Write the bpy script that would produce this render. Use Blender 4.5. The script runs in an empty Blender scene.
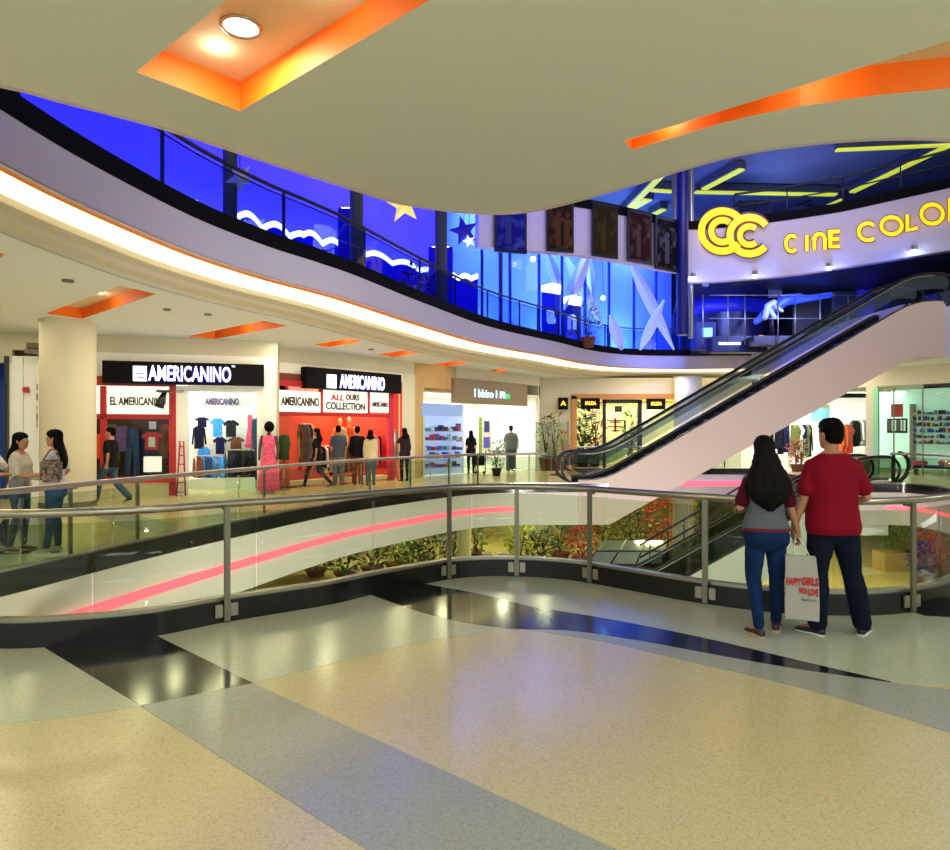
import bpy, bmesh, math, random
from mathutils import Vector, Matrix, noise
from mathutils.geometry import tessellate_polygon
R = random.Random(7)
SC = bpy.context.scene
COL = SC.collection
F, CX, HY, EYE = 675.0, 475.0, 431.0, 1.65      # camera focal length (pixels), centre, horizon row, eye height

# ------------------------------------------------------------------ materials
def lin(c):
    return tuple(((v/255.0)/12.92 if v/255.0 <= .04045 else ((v/255.0+.055)/1.055)**2.4) for v in c)
def nodemat(name):
    m = bpy.data.materials.new(name); m.use_nodes = True
    return m, m.node_tree, m.node_tree.nodes['Principled BSDF']
MATS = {}
def mat(name, rgb, rough=.5, metal=0, emit=0, ecol=None, var=.0, scale=8, coat=0, bump=0, bscale=40):
    if name in MATS: return MATS[name]
    m, t, b = nodemat(name)
    c = lin(rgb)
    b.inputs['Base Color'].default_value = (*c, 1)
    b.inputs['Roughness'].default_value = rough
    b.inputs['Metallic'].default_value = metal
    if rough >= .6 and not metal: b.inputs['Specular IOR Level'].default_value = .12
    if coat:
        b.inputs['Coat Weight'].default_value = coat; b.inputs['Coat Roughness'].default_value = .05
    if var:
        tc = t.nodes.new('ShaderNodeTexCoord'); n = t.nodes.new('ShaderNodeTexNoise'); n.inputs['Scale'].default_value = scale
        n.inputs['Detail'].default_value = 4
        r = t.nodes.new('ShaderNodeValToRGB')
        r.color_ramp.elements[0].color = (*[x*(1-var) for x in c], 1); r.color_ramp.elements[1].color = (*[min(1, x*(1+var)) for x in c], 1)
        r.color_ramp.elements[0].position = .35; r.color_ramp.elements[1].position = .65
        t.links.new(tc.outputs['Object'], n.inputs['Vector']); t.links.new(n.outputs['Fac'], r.inputs['Fac'])
        t.links.new(r.outputs['Color'], b.inputs['Base Color'])
    if bump:
        tc = t.nodes.new('ShaderNodeTexCoord'); n = t.nodes.new('ShaderNodeTexNoise'); n.inputs['Scale'].default_value = bscale
        bp = t.nodes.new('ShaderNodeBump'); bp.inputs['Strength'].default_value = bump; bp.inputs['Distance'].default_value = .02
        t.links.new(tc.outputs['Object'], n.inputs['Vector']); t.links.new(n.outputs['Fac'], bp.inputs['Height'])
        t.links.new(bp.outputs['Normal'], b.inputs['Normal'])
    if emit:
        b.inputs['Emission Color'].default_value = (*(lin(ecol) if ecol else c), 1)
        b.inputs['Emission Strength'].default_value = emit
    MATS[name] = m
    return m
def terrazzo(name, rgb, speck, rough=.13, amt=.32):
    m, t, b = nodemat(name)
    tc = t.nodes.new('ShaderNodeTexCoord')
    v = t.nodes.new('ShaderNodeTexVoronoi'); v.inputs['Scale'].default_value = 130
    r = t.nodes.new('ShaderNodeValToRGB'); r.color_ramp.interpolation = 'CONSTANT'
    c, s = lin(rgb), lin(speck)
    e = r.color_ramp.elements
    e[0].color = (*c, 1); e[1].color = (*s, 1); e[1].position = .62
    a = e.new(.3); a.color = (*[x*.86 for x in c], 1)
    k = e.new(.82); k.color = (*[min(1, x*1.12) for x in c], 1)
    t.links.new(tc.outputs['Object'], v.inputs['Vector'])
    sp = t.nodes.new('ShaderNodeSeparateColor'); t.links.new(v.outputs['Color'], sp.inputs['Color'])
    t.links.new(sp.outputs['Red'], r.inputs['Fac'])
    mx = t.nodes.new('ShaderNodeMix'); mx.data_type = 'RGBA'; mx.inputs['Factor'].default_value = amt
    mx.inputs['A'].default_value = (*c, 1); t.links.new(r.outputs['Color'], mx.inputs['B'])
    n = t.nodes.new('ShaderNodeTexNoise'); n.inputs['Scale'].default_value = .7; t.links.new(tc.outputs['Object'], n.inputs['Vector'])
    mr = t.nodes.new('ShaderNodeMapRange'); mr.inputs['To Min'].default_value = rough*.7; mr.inputs['To Max'].default_value = rough*1.4
    t.links.new(n.outputs['Fac'], mr.inputs['Value']); t.links.new(mr.outputs['Result'], b.inputs['Roughness'])
    t.links.new(mx.outputs['Result'], b.inputs['Base Color'])
    b.inputs['Specular IOR Level'].default_value = .42
    MATS[name] = m
    return m
def glassmat(name, tint=(225, 238, 228), refl=1.0, rough=.02):
    m = bpy.data.materials.new(name); m.use_nodes = True
    t = m.node_tree; t.nodes.clear()
    o = t.nodes.new('ShaderNodeOutputMaterial'); mx = t.nodes.new('ShaderNodeMixShader')
    tr = t.nodes.new('ShaderNodeBsdfTransparent'); tr.inputs['Color'].default_value = (*lin(tint), 1)
    gl = t.nodes.new('ShaderNodeBsdfGlossy'); gl.inputs['Roughness'].default_value = rough
    fr = t.nodes.new('ShaderNodeLayerWeight'); fr.inputs['Blend'].default_value = .5
    pw = t.nodes.new('ShaderNodeMath'); pw.operation = 'POWER'; pw.inputs[1].default_value = 4.5
    mm = t.nodes.new('ShaderNodeMath'); mm.operation = 'MULTIPLY_ADD'; mm.inputs[1].default_value = .75*refl; mm.inputs[2].default_value = .025*refl; mm.use_clamp = True
    t.links.new(fr.outputs['Facing'], pw.inputs[0]); t.links.new(pw.outputs[0], mm.inputs[0]); t.links.new(mm.outputs[0], mx.inputs['Fac'])
    t.links.new(tr.outputs[0], mx.inputs[1]); t.links.new(gl.outputs[0], mx.inputs[2]); t.links.new(mx.outputs[0], o.inputs['Surface'])
    MATS[name] = m
    return m
GLASS = glassmat('rail_glass', (232, 240, 226), .8)
SHOPGLASS = glassmat('shop_glass', (240, 248, 245), .45)
BLUEGLASS = glassmat('blue_glass', (215, 225, 255), .5)
CREAM = mat('cream_paint', (208, 202, 176), .6)
CEIL = mat('ceiling_paint', (228, 236, 232), .65)
CEILNEAR = CEIL
WHITE = mat('white_panel', (226, 218, 208), .45)
LILAC = mat('white_fascia', (216, 206, 224), .4)  # white fascia with the violet of the blue light spill mixed into its colour
BLACK = mat('black_granite', (18, 17, 17), .18, var=.3, scale=60)
DARK = mat('dark_metal', (24, 24, 30), .35)
STEEL = mat('brushed_steel', (176, 168, 150), .28, .85)
STEELD = mat('dull_steel', (140, 136, 122), .35, .8)
ORANGE = mat('orange_paint', (255, 126, 22), .55)
RUBBER = mat('black_rubber', (14, 14, 14), .4)
WHITEPLASTIC = mat('white_plastic', (235, 235, 230), .4)
SKIN = mat('skin', (176, 122, 90), .5, var=.05)
BLACKHAIR = mat('black_hair', (9, 7, 7), .62, bump=.2, bscale=90)
BLACKHAIR.node_tree.nodes['Principled BSDF'].inputs['Specular IOR Level'].default_value = .06
TRIMDARK = mat('trim_dark', (30, 26, 24), .4)

# ------------------------------------------------------------------ objects
def setp(o, label=None, cat=None, group=None, kind=None):
    if label: o['label'] = label
    if cat: o['category'] = cat
    if group: o['group'] = group
    if kind: o['kind'] = kind
    return o
def mesh_from(bm, name, m, smooth):
    me = bpy.data.meshes.new(name); bm.to_mesh(me); bm.free()
    for x in (m if isinstance(m, (list, tuple)) else [m]): me.materials.append(x)
    if smooth is True:
        for p in me.polygons: p.use_smooth = True
    elif smooth:
        me.shade_smooth() if False else None
        for p in me.polygons: p.use_smooth = True
        try: me.set_sharp_from_angle(angle=math.radians(35))
        except Exception: pass
    return me
def obj(name, bm, m, parent=None, smooth='auto', origin=None, label=None):
    """bm is in world coordinates; origin: world point (default the parent's, else bbox base centre)"""
    if parent is not None:
        org = Vector(parent['_o'])
    elif origin is not None: org = Vector(origin)
    else:
        xs = [v.co for v in bm.verts]
        org = Vector(((min(c.x for c in xs)+max(c.x for c in xs))/2, (min(c.y for c in xs)+max(c.y for c in xs))/2, min(c.z for c in xs)))
    for v in bm.verts: v.co -= org
    bmesh.ops.recalc_face_normals(bm, faces=bm.faces)
    o = bpy.data.objects.new(name, mesh_from(bm, name, m, smooth)); COL.objects.link(o)
    o['_o'] = tuple(org)
    if parent is not None: o.parent = parent
    else: o.location = org
    if label: o['label'] = label
    return o
def tobj(name, bm, m, label, cat, group=None, **k):
    return setp(obj(name, bm, m, **k), label, cat, group)
def thing(name, label, cat, loc, group=None):
    o = bpy.data.objects.new(name, None); COL.objects.link(o); o.location = loc; o.empty_display_size = .2
    o['_o'] = tuple(loc)
    return setp(o, label, cat, group)
def struct(name, bm, m, smooth='auto', label=None, origin=(0, 0, 0)):
    o = obj(name, bm, m, smooth=smooth, origin=origin); o['kind'] = 'structure'
    if label: o['label'] = label
    return o
def copy_thing(root, delta, label=None):
    c = root.copy(); COL.objects.link(c); c.location = Vector(root.location)+Vector(delta)
    if label: c['label'] = label
    for ch in root.children:
        d = ch.copy(); COL.objects.link(d); d.parent = c
        for g in ch.children:
            e = g.copy(); COL.objects.link(e); e.parent = d
    return c

# ------------------------------------------------------------------ mesh helpers
def BM(): return bmesh.new()
def face(bm, vs):
    try: return bm.faces.new(vs)
    except ValueError: return None
def box(bm, x0, y0, z0, x1, y1, z1):
    v = [bm.verts.new((x, y, z)) for z in (z0, z1) for x, y in ((x0, y0), (x1, y0), (x1, y1), (x0, y1))]
    for f in ((3, 2, 1, 0), (4, 5, 6, 7), (0, 1, 5, 4), (1, 2, 6, 5), (2, 3, 7, 6), (3, 0, 4, 7)): bm.faces.new([v[i] for i in f])
def obox(bm, c, u, v, w, bev=0):
    """oriented box: centre, three half-extent vectors"""
    c, u, v, w = Vector(c), Vector(u), Vector(v), Vector(w)
    q = [bm.verts.new(c+a*u+b*v+d*w) for d in (-1, 1) for a, b in ((-1, -1), (1, -1), (1, 1), (-1, 1))]
    fs = [bm.faces.new([q[i] for i in f]) for f in ((3, 2, 1, 0), (4, 5, 6, 7), (0, 1, 5, 4), (1, 2, 6, 5), (2, 3, 7, 6), (3, 0, 4, 7))]
    if bev:
        es = list({e for f in fs for e in f.edges})
        bmesh.ops.bevel(bm, geom=es, offset=bev, segments=2, affect='EDGES')
def prism(bm, poly, z0, z1):
    """vertical prism from a plan polygon (may be concave)"""
    a = [bm.verts.new((p[0], p[1], z0)) for p in poly]; b = [bm.verts.new((p[0], p[1], z1)) for p in poly]
    tri = tessellate_polygon([[Vector((p[0], p[1], 0)) for p in poly]])
    for t in tri: face(bm, [b[i] for i in t]); face(bm, [a[i] for i in reversed(t)])
    n = len(poly)
    for i in range(n): face(bm, [a[i], a[(i+1) % n], b[(i+1) % n], b[i]])
def holed(bm, outer, holes, z):
    loops = [outer]+holes
    pts = [p for l in loops for p in l]
    vs = [bm.verts.new((p[0], p[1], z)) for p in pts]
    for t in tessellate_polygon([[Vector((p[0], p[1], 0)) for p in l] for l in loops]): face(bm, [vs[i] for i in t])
def extr(bm, poly3, d):
    """extrude a planar (possibly concave) polygon of 3D points by vector d"""
    d = Vector(d); poly3 = [Vector(p) for p in poly3]
    a = [bm.verts.new(p) for p in poly3]; b = [bm.verts.new(p+d) for p in poly3]
    n = len(a)
    for t in tessellate_polygon([poly3]): face(bm, [a[i] for i in t]); face(bm, [b[i] for i in reversed(t)])
    for i in range(n): face(bm, [a[i], a[(i+1) % n], b[(i+1) % n], b[i]])
def rings(bm, rs, closed_ends=True):
    prev = None
    for r in rs:
        cur = [bm.verts.new(p) for p in r]
        if prev:
            n = len(cur)
            for i in range(n): face(bm, [prev[i], prev[(i+1) % n], cur[(i+1) % n], cur[i]])
        elif closed_ends: face(bm, list(reversed(cur)))
        prev = cur
    if closed_ends: face(bm, prev)
def tube(bm, pts, rad, n=10, closed=False):
    pts = [Vector(p) for p in pts]
    rad = rad if isinstance(rad, (list, tuple)) else [rad]*len(pts)
    N = len(pts); up = None; rs = []
    for i in range(N):
        if closed: t = pts[(i+1) % N]-pts[i-1]
        else: t = pts[min(i+1, N-1)]-pts[max(i-1, 0)]
        if t.length < 1e-9: t = Vector((0, 0, 1))
        t.normalize()
        if up is None: up = Vector((0, 0, 1)) if abs(t.z) < .9 else Vector((0, 1, 0))
        s = t.cross(up); s.normalize(); up = s.cross(t); up.normalize()
        rs.append([pts[i]+(s*math.cos(a)+up*math.sin(a))*rad[i] for a in [2*math.pi*k/n for k in range(n)]])
    if closed:
        q = [[bm.verts.new(p) for p in r] for r in rs]
        for i in range(N):
            for k in range(n): face(bm, [q[i][k], q[i][(k+1) % n], q[(i+1) % N][(k+1) % n], q[(i+1) % N][k]])
    else: rings(bm, rs)
def limb(bm, pts, rad, n=14):
    pts = [Vector(p) for p in pts]
    a = (pts[0]-pts[1]).normalized(); b = (pts[-1]-pts[-2]).normalized()
    P = [pts[0]+a*rad[0]*.85, pts[0]+a*rad[0]*.5]+pts+[pts[-1]+b*rad[-1]*.5, pts[-1]+b*rad[-1]*.85]
    Q = [rad[0]*.45, rad[0]*.85]+list(rad)+[rad[-1]*.85, rad[-1]*.45]
    tube(bm, P, Q, n)
def cyl(bm, c, r, z0, z1, n=24, r2=None):
    r2 = r if r2 is None else r2
    rings(bm, [[Vector((c[0]+q*math.cos(2*math.pi*k/n), c[1]+q*math.sin(2*math.pi*k/n), z)) for k in range(n)] for q, z in ((r, z0), (r2, z1))])
def ball(bm, c, r, seg=16, rin=10):
    r = Vector(r) if not isinstance(r, (int, float)) else Vector((r, r, r))
    bmesh.ops.create_uvsphere(bm, u_segments=seg, v_segments=rin, radius=1, matrix=Matrix.Translation(Vector(c)) @ Matrix.Diagonal((*r, 1)))
def lathe(bm, c, prof, n=20):
    rings(bm, [[Vector((c[0]+q*math.cos(2*math.pi*k/n), c[1]+q*math.sin(2*math.pi*k/n), c[2]+z)) for k in range(n)] for q, z in prof])
def disc(bm, c, r, h, n=24):
    cyl(bm, c, r, c[2], c[2]+h, n)
def catmull(P, step=.18):
    P = [Vector((p[0], p[1], p[2] if len(p) > 2 else 0)) for p in P]; out = []
    for i in range(len(P)-1):
        p0 = P[i-1] if i else P[0]*2-P[1]; p1, p2 = P[i], P[i+1]; p3 = P[i+2] if i+2 < len(P) else P[-1]*2-P[-2]
        n = max(1, int((p2-p1).length/step))
        for k in range(n):
            t = k/n
            out.append(.5*((2*p1)+(-p0+p2)*t+(2*p0-5*p1+4*p2-p3)*t*t+(-p0+3*p1-3*p2+p3)*t**3))
    out.append(P[-1])
    return out
def normals(P, closed=False):
    """right-hand normals in plan (away from the void for a counter-clockwise loop)"""
    N = len(P); out = []
    for i in range(N):
        t = (P[(i+1) % N]-P[i-1]) if closed else (P[min(i+1, N-1)]-P[max(i-1, 0)])
        t.z = 0; t.normalize(); out.append(Vector((t.y, -t.x, 0)))
    return out
def sweep(bm, P, prof, closed=False, scale=None, cap=True):
    """prof: closed plan/height profile [(d,z)...] swept along P; d is outward"""
    Nn = normals(P, closed)
    rs = []
    for i, p in enumerate(P):
        s = scale[i] if scale else 1
        rs.append([Vector((p.x, p.y, 0))+Nn[i]*(d*s)+Vector((0, 0, z)) for d, z in prof])
    if closed:
        q = [[bm.verts.new(p) for p in r] for r in rs]; N = len(q); n = len(prof)
        for i in range(N):
            for k in range(n): face(bm, [q[i][k], q[i][(k+1) % n], q[(i+1) % N][(k+1) % n], q[(i+1) % N][k]])
    else: rings(bm, rs, cap)
def offs(P, d, closed=False, scale=None):
    Nn = normals(P, closed)
    return [p+Nn[i]*(d*(scale[i] if scale else 1)) for i, p in enumerate(P)]
def ribbon(bm, P, d0, d1, z0, z1, closed=False):
    sweep(bm, P, [(d0, z0), (d1, z0), (d1, z1), (d0, z1)], closed)
def stroke(pts, w):
    """outline polygon of a 2D polyline with half width w"""
    L, Rr = [], []
    n = len(pts)
    for i in range(n):
        a = Vector(pts[max(i-1, 0)]); b = Vector(pts[min(i+1, n-1)]); t = (b-a).normalized(); nn = Vector((-t.y, t.x))
        # mitre
        if 0 < i < n-1:
            t1 = (Vector(pts[i])-a).normalized(); k = max(.5, nn.dot(Vector((-t1.y, t1.x))))
        else: k = 1
        L.append(Vector(pts[i])+nn*w/k); Rr.append(Vector(pts[i])-nn*w/k)
    return L+Rr[::-1]
def arc(cx, cy, rx, ry, a0, a1, n=20):
    return [(cx+rx*math.cos(math.radians(a0+(a1-a0)*i/n)), cy+ry*math.sin(math.radians(a0+(a1-a0)*i/n))) for i in range(n+1)]
def pz(px, py, Y):      # scene point seen at a photo position, at distance Y (used to lay out the plan)
    return Vector(((px-CX)/F*Y, Y, EYE-(py-HY)/F*Y))
def ph(px, py, z):      # same, on the horizontal plane at height z
    Y = (z-EYE)*F/(HY-py)
    return Vector(((px-CX)/F*Y, Y, z))
def textpoly(s, W, H, bold=0.0):
    """mesh of a built-in font text, fitted into a W x H rectangle starting at 0,0"""
    cu = bpy.data.curves.new('t', 'FONT'); cu.body = s; cu.size = 1; cu.offset = bold; cu.resolution_u = 3; cu.extrude = .5
    o = bpy.data.objects.new('t', cu); COL.objects.link(o)
    dg = bpy.context.evaluated_depsgraph_get(); me = bpy.data.meshes.new_from_object(o.evaluated_get(dg))
    xs = [v.co.x for v in me.vertices]; ys = [v.co.y for v in me.vertices]
    x0, x1, y0, y1 = min(xs), max(xs), min(ys), max(ys)
    for v in me.vertices: v.co = ((v.co.x-x0)/(x1-x0)*W, (v.co.y-y0)/(y1-y0)*H, v.co.z)
    bpy.data.objects.remove(o); bpy.data.curves.remove(cu)
    return me
def addtext(bm, s, org, u, v, n, W, H, depth=.03, bold=.0):
    me = textpoly(s, W, H, bold)
    u, v, n, org = Vector(u), Vector(v), Vector(n), Vector(org)
    for q in me.vertices: q.co = org+u*q.co.x+v*q.co.y+n*(q.co.z*depth)
    bm.from_mesh(me); bpy.data.meshes.remove(me)
def remesh(bm, voxel, smooth=6, name='r'):
    """merge overlapping closed shapes into one continuous skin"""
    bmesh.ops.recalc_face_normals(bm, faces=bm.faces)
    me = bpy.data.meshes.new(name); bm.to_mesh(me); bm.free()
    o = bpy.data.objects.new(name, me); COL.objects.link(o)
    r = o.modifiers.new('r', 'REMESH'); r.mode = 'VOXEL'; r.voxel_size = voxel
    s = o.modifiers.new('s', 'SMOOTH'); s.iterations = smooth; s.factor = .5
    dg = bpy.context.evaluated_depsgraph_get(); m2 = bpy.data.meshes.new_from_object(o.evaluated_get(dg))
    bpy.data.objects.remove(o); bpy.data.meshes.remove(me)
    b = bmesh.new(); b.from_mesh(m2); bpy.data.meshes.remove(m2)
    return b
def lamp(name, typ, loc, power, color=(1, .85, .6), size=.3, rot=(0, 0, 0), sy=None, spread=None, blend=.5, angle=90):
    l = bpy.data.lights.new(name, typ); l.energy = power; l.color = color
    if typ == 'AREA':
        l.size = size
        if sy: l.shape = 'RECTANGLE'; l.size_y = sy
        if spread: l.spread = math.radians(spread)
    elif typ == 'POINT': l.shadow_soft_size = size
    elif typ == 'SPOT': l.shadow_soft_size = size; l.spot_size = math.radians(angle); l.spot_blend = blend
    o = bpy.data.objects.new(name, l); COL.objects.link(o); o.location = loc; o.rotation_euler = rot
    return o
def aim(o, target):
    o.rotation_euler = (Vector(target)-o.location).to_track_quat('-Z', 'Y').to_euler()
Z = Vector((0, 0, 1))
class Wall:
    """a vertical plane from plan point a to b (left to right as seen); n points to the hall"""
    def __init__(s, a, b):
        s.a, s.b = Vector((*a, 0)), Vector((*b, 0)); s.u = (s.b-s.a).normalized(); s.n = Vector((s.u.y, -s.u.x, 0))
    def at(s, px, off=0):
        a = s.a+s.n*off; k = (px-CX)/F
        t = (k*a.y-a.x)/(s.u.x-k*s.u.y)
        return a+s.u*t
    def pt(s, px, py, off=0):
        p = s.at(px, off); p.z = EYE-(py-HY)/F*p.y
        return p
    def rect(s, px0, py0, px1, py1, off=0):
        """true rectangle: returns left end, right end (plan), z0, z1"""
        a, b = s.at(px0, off), s.at(px1, off); Ym = (a.y+b.y)/2
        return a, b, EYE-(py1-HY)/F*Ym, EYE-(py0-HY)/F*Ym
    def box(s, bm, px0, py0, px1, py1, off0=0, off1=.05):
        """board between two offsets; its face at off1 fills the given photo rectangle"""
        a, b, z0, z1 = s.rect(px0, py0, px1, py1, off1)
        c = (a+b)/2+s.n*((off0-off1)/2); c.z = (z0+z1)/2
        obox(bm, c, s.u*((b-a).length/2), s.n*((off1-off0)/2), Z*((z1-z0)/2))
    def text(s, bm, t, px0, py0, px1, py1, off, depth=.03, bold=0):
        a, b, z0, z1 = s.rect(px0, py0, px1, py1, off); L = (b-a).length; a.z = z0
        addtext(bm, t, a, s.u, Z, s.n, L, z1-z0, depth, bold)
# ================================================================== camera
cam = bpy.data.cameras.new('camera'); cam.sensor_width = 36; cam.sensor_fit = 'HORIZONTAL'; cam.lens = 36*F/950
cam.shift_y = 6/950; cam.clip_end = 300; cam.clip_start = .05
co = bpy.data.objects.new('camera', cam); COL.objects.link(co); co.location = (0, 0, EYE); co.rotation_euler = (math.pi/2, 0, 0)
SC.camera = co
SC.view_settings.view_transform = 'Standard'; SC.view_settings.look = 'None'; SC.view_settings.gamma = 1
SC.view_settings.use_curve_mapping = False; SC.view_settings.exposure = 0
SC.cycles.transparent_max_bounces = 32; SC.cycles.max_bounces = 8; SC.cycles.sample_clamp_indirect = 6
w = bpy.data.worlds.new('world'); SC.world = w; w.use_nodes = True
w.node_tree.nodes['Background'].inputs[0].default_value = (.88, 1, 1, 1); w.node_tree.nodes['Background'].inputs[1].default_value = 1.2

# ================================================================== the void at hall level
SOF, UP, LOW, SB = 4.05, 5.0, -5.0, -.95     # soffit, upper floor, lower floor, underside of hall slab
farP = [(3.7, 18.7), (2.6, 18.7), (1.6, 18.68), (.6, 18.45), (-.2, 17.9), (-.95, 16.95), (-1.8, 15.6), (-2.6, 14.2), (-3.2, 12.7), (-3.72, 11.1), (-4.1, 9.9),
        (-4.38, 8.9), (-4.62, 7.9), (-4.78, 7.2), (-4.95, 6.5), (-4.9, 6.0), (-4.55, 5.6), (-4.1, 5.38)]
nearP = [(-3.6, 5.27), (-3.2, 5.33), (-2.68, 5.54), (-2.25, 5.94), (-1.5, 6.51), (-1.14, 6.92), (-.64, 7.4), (-.3, 7.68), (.13, 7.82), (.55, 7.80),
         (.86, 7.72), (1.27, 7.5), (1.7, 7.1), (2.24, 6.6), (2.8, 6.27), (3.4, 6.18), (3.9, 6.28), (4.35, 6.5), (4.85, 6.88), (5.8, 7.6), (7.2, 8.8), (9, 10.2), (10.8, 12),
         (11.6, 14), (11.75, 16.2), (12.05, 17.6), (11.9, 18.5), (11.4, 18.7)]
curve0 = catmull(farP+nearP, .06)+[Vector((10.6, 18.7, 0))]
loop0 = curve0+[Vector((10.6, 26.4, 0)), Vector((7, 26.4, 0)), Vector((3.7, 26.4, 0))]
def prm(px, near=True):
    """index on curve0 nearest to the ray at photo column px"""
    best = None
    for i, p in enumerate(curve0):
        if (p.y < 7.95 and p.x < 6 and i > len(curve0)*.3) != near: continue
        if not near and p.x > 4: continue
        e = abs((p.x-CX*0)/p.y-(px-CX)/F)
        if best is None or e < best[0]: best = (e, i)
    return best[1]
# upper level
farU = [(12, 29.3), (9, 29.5), (6.5, 29.0), (4.6, 27.3), (3.1, 25.0), (.5, 21.3), (-1.31, 17.3), (-2.5, 14.3), (-3.05, 13.15), (-3.68, 12.0), (-4.27, 10.5), (-4.6, 9.0), (-4.78, 7.8),
        (-4.85, 6.8), (-4.95, 6.0), (-4.85, 5.2), (-4.4, 4.7), (-3.9, 4.58)]
nearU = [(-3.32, 4.72), (-3.06, 4.92), (-2.5, 5.37), (-1.98, 5.93), (-1.24, 6.72), (-.8, 7.15), (-.06, 7.47), (.6, 7.42), (1.28, 6.89), (1.9, 6.25), (2.3, 5.9),
         (2.75, 5.7), (3.27, 5.59), (3.93, 5.6), (4.6, 5.8), (5.6, 6.4), (7, 7.6), (9, 9.2), (12, 11.5), (14, 14), (15, 17), (14.6, 18.4), (13.8, 18.8)]
curve1 = catmull(farU+nearU, .16)+[Vector((12.0, 18.8, 0))]
loop1 = curve1+[Vector((12.0, 24, 0))]
nfar1 = len(catmull(farU, .16))
uturn = min(range(nfar1), key=lambda i: abs(curve1[i].y-6.8)+(0 if curve1[i].x < -4 else 99))
def cs(i):
    p = curve1[i]
    if i >= nfar1: return 0.0
    if i > uturn: return max(0, 1-(i-uturn)/(nfar1-uturn))*.95
    t = (p.y-6.8)/(13-6.8)
    return .95+.75*min(1, t) if p.y < 13 else min(2.0, 1.7+(p.y-13)*.03)
scl = [cs(i) for i in range(len(curve1))]
soff_hole = []
for i, p in enumerate(offs(curve1, .88, scale=scl)): soff_hole.append(p)
soff_hole.append(Vector((12.0, 24, 0)))
X0, X1, Y0, Y1 = -24, 24, -7, 34
OUT = [(X0, Y0), (X1, Y0), (X1, Y1), (X0, Y1)]

# hall floor
T_YEL = terrazzo('terrazzo_sand', (200, 186, 138), (146, 126, 82), .19)
T_PALE = terrazzo('terrazzo_pale', (182, 186, 160), (138, 140, 112), .17)
T_GREY = terrazzo('terrazzo_grey', (158, 160, 146), (114, 112, 102), .19)
T_BLK = terrazzo('terrazzo_black', (26, 24, 22), (52, 46, 42), .12)
bm = BM(); holed(bm, OUT, [[(p.x, p.y) for p in loop0]], 0)
struct('floor', bm, T_YEL, smooth=False)
bm = BM(); holed(bm, OUT, [[(p.x, p.y) for p in loop0]], SB)
struct('ceiling.001', bm, CREAM, smooth=False)
def inlay(poly, m, z, name='floor_inlay'):
    bm = BM(); prism(bm, poly, .0005, z); return struct(name, bm, m, smooth=False)
def fl(px, py): p = ph(px, py, 0); return (p.x, p.y)
nearloop = [(p.x, p.y) for p in curve0[int(len(curve0)*.3):] if p.y < 12.5 and p.x > -4.95]
a = [q for q in nearloop if q[1] < 6.6 or q[0] > -5]
# pale band between kerb and the sand field
pb = catmull([(-6.5, 3.1), (-4.5, 3.25), (-2.67, 3.79), (-2.06, 4.02), (-1.44, 4.42), (-.57, 5.16), (-.04, 5.46), (.375, 5.62), (.9, 5.45), (1.59, 5.0), (2.09, 4.7), (2.73, 4.44), (3.6, 4.35), (5, 4.6), (7, 6), (10, 8.5), (12.5, 11.5)], .3)
kerbpts = [p for p in curve0[prm(-60):] if p.y < 12.6][::2]
k0 = [(p.x, p.y-.02) for p in kerbpts]
inlay([(p.x, p.y) for p in pb]+k0[::-1]+[(-6.0, 5.2), (-7, 4.6)], T_PALE, .002)
gb = catmull([(.375, 5.62), (.98, 5.30), (1.59, 4.78), (2.09, 4.33), (2.35, 4.02), (2.6, 3.69), (3.2, 3.0)], .2)
gt = catmull([(4.4, 4.1), (3.4, 4.22), (2.73, 4.42), (2.25, 4.68), (1.8, 4.95), (1.3, 5.3), (.76, 5.58)], .2)
inlay([(p.x, p.y) for p in gb]+[(4.2, 3.2)]+[(p.x, p.y) for p in gt], T_GREY, .003)
up_ = catmull([(-.7, 7.42), (-.64, 7.35), (.11, 6.77), (.52, 6.34), (1.02, 6.02), (1.47, 5.68), (1.92, 5.28), (2.33, 4.84), (2.73, 4.44)], .2)
lo_ = catmull([(2.73, 4.43), (2.25, 4.66), (1.8, 4.95), (1.3, 5.3), (.76, 5.58), (.275, 5.63), (-.37, 6.02), (-1.13, 6.89), (-1.16, 6.93)], .2)
inlay([(p.x, p.y) for p in up_]+[(p.x, p.y) for p in lo_], T_BLK, .004)
inlay([(-3.5, 5.3), (-3.41, 5.25), (-2.01, 4.05), (-1.45, 4.41), (-2.68, 5.54), (-2.8, 5.5), (-3.2, 5.34)], T_BLK, .004)
inlay([(-2.01, 4.05), (3.0, -.36), (3.6, .0), (-1.45, 4.41)], T_GREY, .0035)
inlay([fl(903, 609), fl(925, 616), fl(960, 618), fl(990, 606), fl(960, 598), fl(948, 597)], T_BLK, .004)
# strips on the shop side of the hall
inlay([fl(86, 513), fl(112, 511), fl(178, 524), fl(173, 534), fl(130, 530)], T_GREY, .003)
inlay([(-5.6, 9.1), (-6.6, 9.0), (-8.8, 12.6), (-8.0, 13.0)], T_BLK, .003)
inlay([(-12, 6), (-9, 5.2), (-5.3, 7.6), (-4.9, 9.6), (-7.5, 8.8)], T_PALE, .002)

# lower floor
bm = BM(); box(bm, -40, Y0, LOW-.2, 40, 60, LOW); struct('floor.001', bm, terrazzo('terrazzo_low', (190, 176, 120), (120, 100, 60), .2), smooth=False)

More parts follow.
